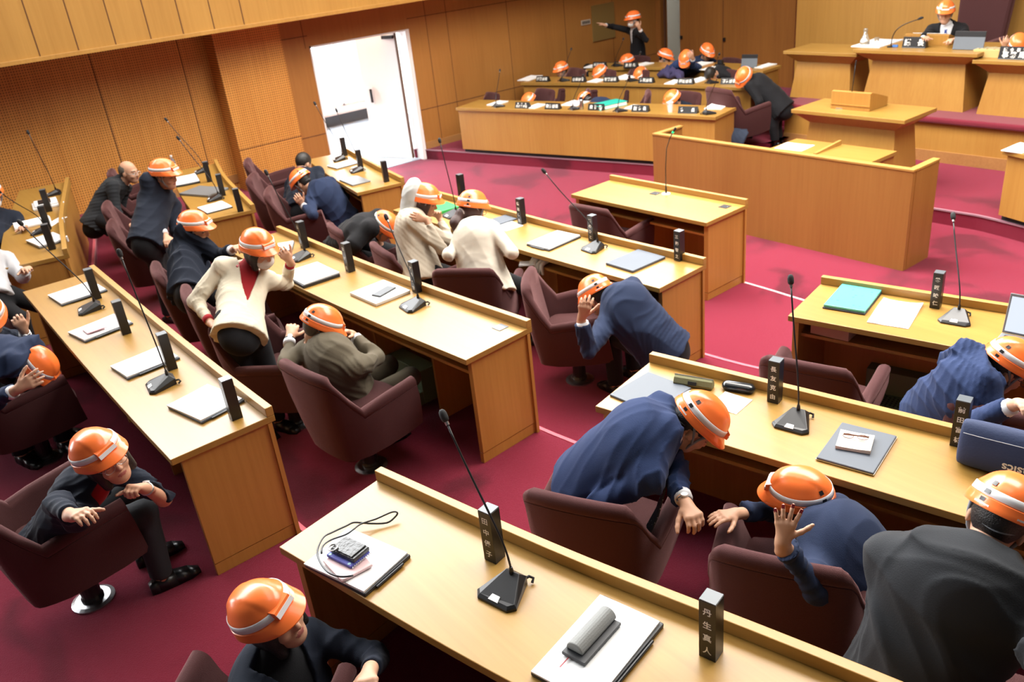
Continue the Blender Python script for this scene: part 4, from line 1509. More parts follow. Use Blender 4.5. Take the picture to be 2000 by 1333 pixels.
# left block
q, a, w_, l_ = rect(((60, 408), (114, 399), (110, 385), (65, 397)), T4 + .03)
d = empty('device_stack', (q.x, q.y, T4 + .001), a)
tag(d, 'stack of white tablets with a dark phone at the rear left desk', 'tablets')
MB().box((0, 0, 0.012), (w_, l_, 0.024)).build('lower_tablet', WHITE, d, 0.004)
MB().box((0.01, 0, 0.034), (w_ * .9, l_ * .9, 0.02)).build('upper_tablet', WHITE, d, 0.004)
MB().box((0.0, 0, 0.048), (w_ * .5, l_ * .6, 0.008)).build('phone', BLACK, d, 0.003)
doc_stack(((26, 448), (99, 432), (98, 421), (28, 437)), T4, 'white bound papers in the middle of the rear left desk', WHITE, False, th=0.02)
doc_stack(((63, 487), (122, 469), (117, 452), (64, 467)), T4, 'grey laptop at the near end of the rear left desk', LAPG, False, cat='laptop', th=0.02, paper=WHITE)
sheet(((99, 443), (116, 441), (115, 427), (99, 428)), T4, 'printed sheet beside the middle name stand of the rear left desk')
for px, lab in (((124, 398), 'white clip on the ledge nearest the wall'), ((122, 430), 'middle white clip on the curved ledge'), ((130, 466), 'white clip on the ledge nearest the desk end')):
    q = P(*px, T4 + .04)
    o = MB().box((0, 0, 0), (0.035, 0.012, 0.05)).build('ledge_clip', WHITE, None, 0.002); o.location = (q.x, q.y + 0.005, T4 + .035); o.rotation_euler = (0, 0, -0.25)
    tag(o, lab, 'clip', 'white clips on the rear left ledge')
q = P(343, 338, T3)
bt = empty('water_bottle', (q.x, q.y, T3 + .001))
tag(bt, 'clear water bottle with a pale label on the desk by the wall', 'bottle')
BOT = mat('bottle_plastic', (0.80, 0.86, 0.85), 0.08, trans=0.9)
MB().lathe([(0.028, 0), (0.031, 0.01), (0.031, 0.13), (0.026, 0.155), (0.012, 0.18), (0.012, 0.195)], n=18).build('bottle_body', BOT, bt, smooth=True)
MB().lathe([(0.0315, 0.05), (0.0315, 0.11)], n=18).build('bottle_label', mat('bottle_label', (0.55, 0.62, 0.52), 0.5), bt)
MB().lathe([(0.014, 0.195), (0.014, 0.212)], n=14).build('bottle_cap', WHITE, bt)
doc_stack(((343, 363), (390, 355), (384, 339), (338, 349)), T3, 'white sheet on a dark tray next to the water bottle', BCOV, True, th=0.02)
doc_stack(((380, 389), (428, 372), (408, 357), (375, 371)), T3, 'silver closed laptop at the desk by the wall', LAPG, False, cat='laptop', th=0.024, paper=None)
doc_stack(((404, 419), (447, 405), (443, 393), (386, 405)), T3, 'white notebook near the desk end of the wall row', BCOV, False, th=0.010)
doc_stack(((651, 331), (699, 319), (690, 311), (645, 324)), T2, 'white notebook at the far end of the door side desk', SLATE, False, th=0.010)
doc_stack(((679, 363), (727, 353), (694, 342), (671, 350)), T2, 'grey closed laptop on the door side desk', LAPG, False, cat='laptop', th=0.016, paper=None)

# thin gooseneck let into the short empty desk
q = P(1301, 379, T1)
gm = empty('gooseneck_microphone', (q.x, q.y, T1 + .0005))
tag(gm, 'thin gooseneck microphone with a green light on the short empty desk', 'microphone')
MB().lathe([(0.042, 0), (0.040, 0.006), (0.016, 0.008)], n=20).build('base_disc', WHITE, gm)
MB().lathe([(0.010, 0.008), (0.007, 0.07)], n=10).build('socket', BLACK, gm)
t0, t1 = P(1308, 268, T1 + .62) - q, P(1320, 250, T1 + .70) - q
pts = [Vector((0, 0, 0.05)), Vector((0, 0, 0.25)), Vector((t0.x * .3, t0.y * .3, 0.46)), t0 * 0.97, t0.lerp(t1, .5)]
MB().tube(pts, 0.0045, 7).build('gooseneck', BLACK, gm, smooth=True)
MB().tube([t0.lerp(t1, .45), t0.lerp(t1, .62)], 0.010, 8).build('signal_ring', mat('green_led', (0, 0.3, 0.1), 0.4, emit=((0.02, 0.9, 0.25), 1.5)), gm)
MB().tube([t0.lerp(t1, .62), t1], [0.009, 0.011], 8).build('microphone_head', BLACK_MATT, gm)

# ------------------------------------------------------------------ things on the executive counters and the rostrum
G1, G2, G3 = DAIS + .72, GOV2 + .72, GOV3 + .72


def tent(px, z, yaw, txt, label, w_=0.25, h=0.085, lines=None):
    """Black wedge name stand with white characters facing the hall."""
    q = P(*px, z)
    o = empty('desk_name_plate', (q.x, q.y + 0.05, z + .0005), math.radians(yaw))
    tag(o, label, 'name plate', 'black name plates at the front')
    b = MB()
    pr = [(-0.05, 0), (-0.045, 0.010), (-0.015, h), (0.0, h), (0.045, 0.0)]
    b.hull([(-w_ / 2, y, zz) for y, zz in pr], [(w_ / 2, y, zz) for y, zz in pr])
    b.build('wedge', BLACK, o, 0.001)
    rows = lines or [(txt, 0.052, 0.045)]
    L = MB()
    for s_, size, zc_ in rows:
        n_ = len(s_)
        for k, c in enumerate(s_):
            if c == ' ':
                continue
            vs, fs = text_mesh(c, size)
            x0 = (k - (n_ - 1) / 2) * (w_ * 0.86 / max(n_, 2))
            L.add([(x + x0, -0.045 + (zc_ + y - 0.010) * (0.030 / (h - 0.010)) - 0.0022, zc_ + y) for x, y, _ in vs], fs)
    me = bpy.data.meshes.new('lettering')
    me.from_pydata(L.v, [], L.f)
    link('lettering', me, LETTER, o)
    return o


tent((1017, 212), G1, 14, '', 'name plate with two lines of characters near the wall end of the front counter', lines=[('事務監', 0.026, 0.066), ('危機管理監', 0.036, 0.030)])
tent((1076, 214), G1, 15, '教育部長', 'name plate second from the wall end on the front counter')
tent((1161, 216), G1, 16, '教育長', 'three character name plate beside the green binder')
tent((1247, 219), G1, 17, '副市長', 'three character name plate right of the green binder')
tent((1340, 222), G1, 17, '市 長', 'two character name plate right of the white cup', 0.27)
tent((1057, 160), G2, 14, '総務部長', 'name plate nearest the wall on the middle counter')
tent((1127, 161), G2, 15, '企画部長', 'second name plate from the wall on the middle counter')
tent((1190, 161), G2, 16, '財務部長', 'name plate in front of the tilted helmet on the middle counter')
tent((1259, 163), G2, 16, '市民部長', 'name plate in front of the purple bundle')
tent((1336, 165), G2, 16, '福祉部長', 'name plate in front of the leaning blue jacket')
tent((1421, 165), G2, 17, '都市部長', 'name plate nearest the free end of the middle counter')
tent((1168, 132), G3, 14, '水道部長', 'left name plate on the rear counter')
tent((1229, 133), G3, 15, '消防長', 'name plate below the helmet at the rear counter')

SG = 'loose papers on the executive counters'
for c, z, lab in (
        (((958, 206), (975, 207), (985, 199), (969, 198)), G1, 'white sheet at the wall end of the front counter'),
        (((1032, 212), (1050, 213), (1062, 205), (1046, 204)), G1, 'white sheet between the first two name plates of the front counter'),
        (((1104, 206), (1136, 208), (1142, 199), (1112, 198)), G1, 'pile of papers left of the steel flask'),
        (((1222, 213), (1250, 215), (1262, 208), (1236, 206)), G1, 'sheet behind the three character name plate on the front counter'),
        (((1378, 214), (1415, 214), (1420, 204), (1390, 203)), G1, 'thick white papers at the right end of the front counter'),
        (((1018, 158), (1044, 158), (1050, 149), (1030, 149)), G2, 'white sheet at the wall end of the middle counter'),
        (((1150, 161), (1172, 162), (1180, 156), (1162, 155)), G2, 'white sheet between the second and third name plates of the middle counter'),
        (((1205, 155), (1238, 156), (1242, 148), (1212, 147)), G2, 'stack of papers right of the tilted helmet'),
        (((1302, 165), (1322, 165), (1330, 158), (1312, 157)), G2, 'white sheet under the leaning blue jacket'),
        (((1352, 161), (1374, 162), (1378, 153), (1358, 152)), G2, 'white papers right of the leaning blue jacket'),
        (((1145, 133), (1160, 133), (1164, 128), (1150, 128)), G3, 'white sheet at the wall end of the rear counter'),
        (((1242, 131), (1258, 132), (1264, 124), (1248, 123)), G3, 'white sheet right of the rear helmet'),
        (((1352, 131), (1376, 132), (1379, 123), (1356, 122)), G3, 'papers in front of the bowing bespectacled one'),
        (((1484, 133), (1500, 134), (1507, 126), (1490, 125)), G3, 'papers at the free end of the rear counter')):
    sheet(c, z, lab, SG, t=0.012, lift=0.005)
for c, z, lab in ((((1376, 137), (1390, 138), (1396, 131), (1382, 130)), G3, 'sheet left of the black device on the rear counter'), (((1436, 163), (1456, 164), (1466, 154), (1448, 153)), G2, 'open papers beneath the bowed helmet at the counter end')):
    sheet(c, z, lab, SG, t=0.006)
TEAL = mat('teal_binder', (0.02, 0.42, 0.33), 0.4)
q, a, w_, l_ = rect(((1170, 209), (1192, 214), (1206, 200), (1184, 196)), G1 + .03)
o = empty('binder', (q.x, q.y, G1 + .0005), a)
tag(o, 'teal green ring binder on the front counter by the bowed navy back', 'binder')
MB().box((0, 0, 0.055), (w_, l_, 0.006)).build('cover', TEAL, o)
MB().box((0, 0, 0.004), (w_, l_, 0.006)).build('cover', TEAL, o)
MB().box((-w_ * .5, 0, 0.03), (0.006, l_, 0.056)).build('spine', TEAL, o)
MB().box((0.006, 0, 0.03), (w_ * .93, l_ * .95, 0.044)).build('sheets', PAPER, o)
q = P(1309, 219, G1)
o = empty('paper_cup', (q.x, q.y, G1 + .0005)); tag(o, 'tall white paper cup on the front counter', 'cup')
MB().lathe([(0.030, 0), (0.042, 0.125)], n=18).build('cup_body', WHITE, o, smooth=False)
MB().lathe([(0.0445, 0.122), (0.0445, 0.131), (0.040, 0.131)], n=18).build('rim', WHITE, o)
q = P(1136, 214, G1)
o = empty('steel_flask', (q.x, q.y, G1 + .0005)); tag(o, 'steel drinking flask between name plates of the front counter', 'flask')
MB().lathe([(0.030, 0), (0.033, 0.006), (0.033, 0.13), (0.026, 0.145)], n=18).build('flask_body', STEEL, o, smooth=True)
MB().lathe([(0.027, 0.145), (0.027, 0.17), (0.022, 0.175)], n=16).build('cap', BLACK, o)
# purple bundle
PURP = cloth_p = mat('purple_navy_cloth', (0.035, 0.028, 0.085), 0.85, bump=(40, .8))
q = P(1302, 157, G2)
b = MB()
rnd = random.Random(11)
for k in range(9):
    x0, y0 = rnd.uniform(-.22, .22), rnd.uniform(-.05, .16)
    b.tube([(x0 - .10, y0 - .05, 0.03), (x0 - .03, y0 + .02, 0.07 + .05 * rnd.random()), (x0 + .05, y0, 0.06), (x0 + .12, y0 - .04, 0.02)], [0.025, 0.06, 0.055, 0.02], 10)
o = b.build('jacket_bundle', PURP, None, smooth=True); o.location = (q.x, q.y + .12, G2 + .001)
tag(o, 'purple navy jacket bundled on the middle counter', 'jacket')
# tablet on its stand, rear counter
def standing_tablet(px, z, yaw, w_, h, label):
    q = P(*px, z)
    o = empty('standing_tablet', (q.x, q.y, z + .0005), math.radians(yaw))
    tag(o, label, 'tablet')
    RX_ = Matrix.Rotation(math.radians(-12), 3, 'X')
    MB().box((0, 0.028, h / 2), (w_, 0.012, h), RX_).build('tablet_back', mat('grey_shell', (0.13, 0.15, 0.175), 0.45), o, 0.003)
    MB().box((0, 0.041, h * 0.86), (w_ + 0.004, 0.014, h * 0.30), RX_).build('upper_panel', BLACK, o, 0.003)
    MB().box((0, 0.07, 0.004), (w_, 0.12, 0.008)).build('foot', BLACK, o)
    return o


standing_tablet((1462, 133), G3, 14, 0.25, 0.19, 'grey tablet standing with a black top strip on the rear counter')
q = P(1403, 131, G3)
o = empty('camera_device', (q.x, q.y + .04, G3 + .0005)); tag(o, 'small black device standing on the rear counter', 'device')
MB().box((0, 0, 0.02), (0.12, 0.09, 0.04)).build('device_base', BLACK, o, 0.004)
MB().box((0, 0.01, 0.07), (0.09, 0.05, 0.06)).build('device_head', BLACK, o, 0.006)
GMIC = 'microphones at the front counters'
for b_, t_, z, lab in (
        ((974, 207), (976, 140), G1, 'microphone at the wall end of the front counter'),
        ((1124, 212), (1138, 150), G1, 'microphone by the steel flask'),
        ((1212, 216), (1228, 152), G1, 'microphone right of the green binder'),
        ((1384, 221), (1401, 152), G1, 'microphone at the free end of the front counter'),
        ((1102, 157), (1115, 98), G2, 'microphone by the wall end helmet of the middle counter'),
        ((1235, 157), (1250, 105), G2, 'microphone left of the purple bundle'),
        ((1391, 161), (1404, 108), G2, 'microphone before the bowed black head'),
        ((1206, 128), (1217, 78), G3, 'microphone left of the rear helmet')):
    put_mic(b_, t_, z, 190, lab, GMIC)

# rostrum
zr = ROS + .72
tent((1783, 94), zr, 2, '議 長', 'name plate with two large characters in front of the chairman', 0.30, 0.13, [('議 長', 0.085, 0.066)])
q0, q1 = P(1750, 92, zr), P(1838, 94, zr)
o = empty('reading_stand', (((q0 + q1) / 2).x, ((q0 + q1) / 2).y + .20, zr + .0005))
tag(o, 'low pale wooden reading stand behind the chairman name plate', 'reading stand')
hw = (q1.x - q0.x) / 2
prof = [(-0.02, 0), (-0.02, 0.13), (0.02, 0.135), (0.25, 0.06), (0.25, 0)]
MB().hull([(-hw, y, z) for y, z in prof], [(hw, y, z) for y, z in prof]).build('stand_body', OAK_FAR, o, 0.003)
MB().box((0, 0.12, 0.115), (hw * 1.5, 0.16, 0.004), Matrix.Rotation(math.radians(-17), 3, 'X')).build('open_papers', PAPER, o)
q = P(1675, 91, zr)
o = empty('water_carafe', (q.x + .03, q.y + .12, zr + .0005)); tag(o, 'clear water carafe on a tray at the rostrum', 'carafe')
MB().lathe([(0.05, 0), (0.062, 0.01), (0.062, 0.06), (0.03, 0.13), (0.022, 0.15), (0.022, 0.175)], n=20).build('carafe_body', BOT, o, smooth=True)
MB().lathe([(0.026, 0.175), (0.028, 0.20), (0.02, 0.215)], n=14).build('stopper', BOT, o)
MB().lathe([(0.11, 0.0), (0.115, 0.006)], n=24).build('tray', WHITE, o)
q = P(1692, 90, zr)
o = empty('water_glass', (q.x + .05, q.y + .16, zr + .0005)); tag(o, 'small upturned water glass beside the carafe', 'glass')
MB().lathe([(0.030, 0), (0.034, 0.085)], n=18).build('glass_body', BOT, o, smooth=False)
sheet(((1672, 92), (1735, 94), (1748, 79), (1700, 78)), zr, 'white papers spread beside the carafe', t=0.012, lift=.01)
o = standing_tablet((1889, 98), zr, 2, 0.36, 0.21, 'grey tablet with a dark upper strip standing at the rostrum')
q = P(1740, 92, zr)
gm = empty('gooseneck_microphone', (q.x, q.y, zr + .0005)); tag(gm, 'curved gooseneck microphone of the chairman', 'microphone')
MB().lathe([(0.05, 0), (0.048, 0.012), (0.012, 0.02)], n=20).build('base_disc', BLACK, gm)
tp = onY(q.y + 0.05, 1793, 38) - q
pts = bez((0, 0, 0.01), (0, 0, 0.20), (0.05, 0, 0.26), tp, 14)
MB().tube(pts, 0.006, 8).build('gooseneck', BLACK, gm, smooth=True)
MB().tube([tp, tp * 1.02 + Vector((0.03, 0, 0.01)), tp + Vector((0.065, 0, 0.022))], [0.012, 0.018, 0.010], 10).build('foam_tip', BLACK_MATT, gm, smooth=True)
MB().box((0.07, -0.02, 0.02), (0.07, 0.02, 0.03)).build('blue_tag', mat('blue_tag', (0.06, 0.18, 0.5), 0.5), gm)
zl = ROS + .65
q = P(1930, 113, zl)
o = empty('storage_box', (q.x, q.y + .10, zl + .0005)); tag(o, 'pale wooden sorting box on the right flanking desk', 'box')
MB().box((0, 0, 0.045), (0.36, 0.22, 0.09)).build('box_body', mat('pale_wood', (0.62, 0.42, 0.17), 0.5), o, 0.003)
b = MB()
for k in range(8):
    b.box((-0.15 + 0.043 * k, 0.02 * (k % 2), 0.093), (0.028, 0.14, 0.010))
b.build('sorted_slips', mat('olive_slips', (0.42, 0.36, 0.22), 0.7), o)
tent((1985, 117), zl, 0, '', 'name plate with two lines of characters at the frame edge on the rostrum', 0.42, 0.14, [('議会事務局', 0.045, 0.105), ('事務局長', 0.075, 0.052)])
sheet(((1962, 295), (2000, 302), (2030, 284), (1985, 280)), DAIS + .72, 'white sheet on the end of the counter right of the screen box', t=.006)
sheet(((1515, 290), (1570, 297), (1586, 284), (1535, 279)), 0.86, 'white sheet with small marks on the writing table', t=.003)
q = P(1660, 213, zt)
gm = empty('gooseneck_microphone', (q.x, q.y, zt + .0005)); tag(gm, 'thin straight microphone on the speaker desk', 'microphone')
MB().lathe([(0.02, 0), (0.018, 0.012), (0.012, 0.10)], n=14).build('base_disc', BLACK, gm)
tp = onY(q.y - 0.10, 1671, 127) - q
MB().tube([(0, 0, 0.09), tp * .5 + Vector((0, 0, .02)), tp], 0.005, 7).build('gooseneck', BLACK, gm, smooth=True)
MB().tube([tp, tp + Vector((0.01, -.01, .05))], [0.009, 0.007], 8).build('microphone_head', BLACK_MATT, gm)
q = P(1641, 213, zt)
o = MB().box((0, 0, 0.006), (0.10, 0.03, 0.012)).build('switch_box', STEEL, None, 0.003); o.location = (q.x, q.y, zt + .0005); o.rotation_euler = (0, 0, 0.3)
tag(o, 'small steel switch at the foot of the speaker desk microphone', 'switch')

# ------------------------------------------------------------------ people: bodies grown as one smooth implicit surface
def N3(v):
    v = np.asarray(v, float)
    return v / (np.linalg.norm(v) + 1e-12)


def smin(a, b, k):
    if k <= 0:
        return np.minimum(a, b)
    h = np.clip(0.5 + 0.5 * (b - a) / k, 0, 1)
    return b + (a - b) * h - k * h * (1 - h)


def cone(a, b, ra, rb, flat=None, clip=None):
    """Tapered limb from a to b; flat=(direction, ratio) squeezes it; clip=(point, normal) cuts it off."""
    a, b = np.asarray(a, float), np.asarray(b, float)

    def f(p):
        q = p - a
        ab = b - a
        if flat is not None:
            d, r = flat
            q = q + np.outer(q @ d, d) * (1 / r - 1)
            ab = ab + d * (ab @ d) * (1 / r - 1)
        t = np.clip(q @ ab / (ab @ ab + 1e-12), 0, 1)
        e = np.linalg.norm(q - t[:, None] * ab, axis=1) - (ra + (rb - ra) * t)
        if clip is not None:
            e = np.maximum(e, (p - clip[0]) @ clip[1])
        return e
    f.lo = np.minimum(a, b) - max(ra, rb)
    f.hi = np.maximum(a, b) + max(ra, rb)
    return f


def ell(c, R, r):
    c, r = np.asarray(c, float), np.asarray(r, float)

    def f(p):
        q = (p - c) @ R
        k0 = np.linalg.norm(q / r, axis=1)
        k1 = np.linalg.norm(q / (r * r), axis=1) + 1e-9
        return k0 * (k0 - 1) / k1
    f.lo, f.hi = c - r.max(), c + r.max()
    return f


class Field:
    def __init__(self):
        self.items = []
        self.lo, self.hi = np.full(3, 1e9), np.full(3, -1e9)
        self.post = []

    def add(self, f, k=0.02, mode='add'):
        self.items.append((f, k, mode))
        if mode == 'add':
            self.lo = np.minimum(self.lo, f.lo)
            self.hi = np.maximum(self.hi, f.hi)
        return self

    def group(self, g, k=0.01):
        """A sub-field (a hand, a head) that is only worked out near itself."""
        c, r = (g.lo + g.hi) / 2, np.linalg.norm(g.hi - g.lo) / 2 + 0.03

        def f(p):
            d = np.linalg.norm(p - c, axis=1) - r
            out = np.maximum(d, 0.02) + 0.02
            m_ = d < 0.03
            if m_.any():
                out[m_] = g(p[m_])
            return out
        f.lo, f.hi = g.lo, g.hi
        return self.add(f, k)

    def __call__(self, p):
        d = None
        for f, k, mode in self.items:
            e = f(p)
            if d is None:
                d = e
            elif mode == 'add':
                d = smin(d, e, k)
            elif mode == 'sub':
                d = -smin(-d, e, k)
            elif mode == 'cut':
                d = np.maximum(d, e)
        for g in self.post:
            d = g(p, d)
        return d


def extract(F, vox):
    """Surface nets over the blocks near the surface."""
    lo = F.lo - 2.5 * vox
    B = 6
    nb = np.ceil((F.hi + 2.5 * vox - lo) / (vox * B)).astype(int) + 1
    g = np.indices(nb).reshape(3, -1).T
    ctr = lo + (g + 0.5) * vox * B
    dc = F(ctr)
    act = np.abs(dc) < vox * B * 0.87 * 1.5 + 0.012
    n = nb * B
    D = np.where(dc.reshape(nb) < 0, -1.0, 1.0).repeat(B, 0).repeat(B, 1).repeat(B, 2).astype(np.float32)
    ga = g[act]
    off = np.indices((B, B, B)).reshape(3, -1).T
    idx = (ga[:, None, :] * B + off[None]).reshape(-1, 3)
    val = np.empty(len(idx), np.float32)
    for s in range(0, len(idx), 120000):
        val[s:s + 120000] = F(lo + idx[s:s + 120000] * vox)
    D[idx[:, 0], idx[:, 1], idx[:, 2]] = val
    S = D < 0
    c = np.zeros(tuple(n - 1), np.uint8)
    cor = [(i, j, k) for i in (0, 1) for j in (0, 1) for k in (0, 1)]
    sl = lambda i, m_: slice(i, m_ - 1 + i)
    for i, j, k in cor:
        c += S[sl(i, n[0]), sl(j, n[1]), sl(k, n[2])]
    cells = np.argwhere((c > 0) & (c < 8))
    num = np.full(tuple(n - 1), -1, np.int32)
    num[cells[:, 0], cells[:, 1], cells[:, 2]] = np.arange(len(cells))
    pos = np.zeros((len(cells), 3)); cnt = np.zeros(len(cells))
    for e0 in range(8):
        for e1 in range(e0 + 1, 8):
            a, b = np.array(cor[e0]), np.array(cor[e1])
            if np.abs(a - b).sum() != 1:
                continue
            va = D[tuple((cells + a).T)].astype(float); vb = D[tuple((cells + b).T)].astype(float)
            mk = (va < 0) != (vb < 0)
            t = np.where(mk, va / np.where(mk, va - vb, 1), 0)
            pos += np.where(mk[:, None], a + (b - a) * t[:, None], 0)
            cnt += mk
    V = lo + (cells + pos / cnt[:, None]) * vox
    quads = []
    for ax in range(3):
        o1, o2 = [(1, 2), (2, 0), (0, 1)][ax]
        s0 = [slice(None)] * 3; s1 = [slice(None)] * 3
        s0[ax] = slice(0, -1); s1[ax] = slice(1, None)
        ch_ = np.argwhere(S[tuple(s0)] != S[tuple(s1)])
        ok = (ch_[:, o1] > 0) & (ch_[:, o2] > 0) & (ch_[:, o1] < n[o1] - 1) & (ch_[:, o2] < n[o2] - 1)
        ch_ = ch_[ok]
        u1 = np.zeros(3, int); u1[o1] = 1
        u2 = np.zeros(3, int); u2[o2] = 1
        q = np.stack([num[tuple((ch_ - u1 - u2).T)], num[tuple((ch_ - u2).T)], num[tuple(ch_.T)], num[tuple((ch_ - u1).T)]], 1)
        fl = ~S[tuple(ch_.T)]
        q[fl] = q[fl][:, ::-1]
        quads.append(q)
    Q = np.concatenate(quads)
    Q = Q[(Q >= 0).all(1)]
    return V, Q


def field_object(name, F, vox, mt, parent=None, origin=(0, 0, 0)):
    V, Q = extract(F, vox)
    V = V - np.asarray(origin)
    me = bpy.data.meshes.new(name)
    me.vertices.add(len(V))
    me.vertices.foreach_set('co', V.astype(np.float32).ravel())
    me.loops.add(len(Q) * 4)
    me.loops.foreach_set('vertex_index', Q.astype(np.int32).ravel())
    me.polygons.add(len(Q))
    me.polygons.foreach_set('loop_start', np.arange(0, len(Q) * 4, 4, dtype=np.int32))
    me.polygons.foreach_set('loop_total', np.full(len(Q), 4, np.int32))
    me.polygons.foreach_set('use_smooth', np.ones(len(Q), bool))
    me.update(calc_edges=True)
    me.validate()
    o = link(name, me, mt, parent)
    return o, V, Q


# cloth and skin
SKIN = mat('skin', (0.56, 0.31, 0.20), 0.5, spec=0.35)
SKIN.node_tree.nodes['Principled BSDF'].inputs['Subsurface Weight'].default_value = 0.0
LIPS = mat('lips', (0.38, 0.12, 0.10), 0.45)
EYE = mat('eye_line', (0.025, 0.015, 0.012), 0.4)
HAIR_BLACK = mat('black_hair', (0.014, 0.011, 0.010), 0.45, bump=(180, .8))
HAIR_BROWN = mat('brown_hair', (0.050, 0.018, 0.014), 0.45, bump=(180, .8))
HAIR_GREY = mat('greying_hair', (0.10, 0.085, 0.07), 0.5, bump=(180, .8))


def cloth(name, col, rough=0.85, sheen=0.05):
    return mat(name, col, rough, sheen=sheen, bump=(260, 0.25), spec=0.2, var=0.06, vscale=9)


NAVY = cloth('navy_suiting', (0.016, 0.026, 0.062))
NAVY_L = cloth('blue_suiting', (0.020, 0.036, 0.100))
DARK = cloth('dark_navy_suiting', (0.012, 0.016, 0.028))
CHARCOAL = cloth('charcoal_suiting', (0.026, 0.028, 0.032))
BLACKC = cloth('black_suiting', (0.011, 0.011, 0.013))
OLIVE = cloth('olive_cloth', (0.115, 0.095, 0.065))
CREAM = cloth('cream_tweed', (0.66, 0.59, 0.46), 0.95)
SWEATER = cloth('ivory_knit', (0.68, 0.62, 0.52), 0.95)
BEIGE = cloth('beige_coat', (0.46, 0.40, 0.32), 0.9)
HOOD = cloth('grey_quilted_hood', (0.50, 0.51, 0.50), 0.8)
PALEC = cloth('pale_grey_cloth', (0.50, 0.50, 0.52))
REDC = cloth('red_scarf', (0.30, 0.015, 0.02))
SHIRT = mat('white_shirt', (0.72, 0.73, 0.76), 0.8)
ORANGE = mat('orange_helmet', (1.0, 0.20, 0.040), 0.30, spec=0.5, coat=0.2)
BAND = mat('silver_band', (0.78, 0.79, 0.81), 0.45)
GREYSTRAP = mat('grey_strap', (0.22, 0.23, 0.25), 0.6)
LINER = mat('helmet_liner', (0.03, 0.03, 0.03), 0.8)
MASKM = mat('mask_paper', (0.70, 0.68, 0.66), 0.8)


# ------------------------------------------------------------------ the folding safety helmet (one mesh each, shared by all)
def dome(az, z):
    """Radius of the shell at azimuth az (0 = front) and height z over the rim."""
    H_ = 0.128
    t = min(max(z / H_, 0), 1)
    k = max(1 - t ** 2.5, 0) ** (1 / 2.2)
    rx, ry = 0.112, 0.136
    e = 1 / math.sqrt((math.sin(az) / rx) ** 2 + (math.cos(az) / ry) ** 2)
    r = e * k
    x = r * math.sin(az)
    # raised crown panel and the hollows at its sides
    if z > 0.055:
        side = min(max((abs(x) - 0.040) / 0.010, 0), 1)
        r -= 0.006 * side * min((z - 0.055) / 0.02, 1) * (1 if r > 0.03 else r / 0.03)
    return r


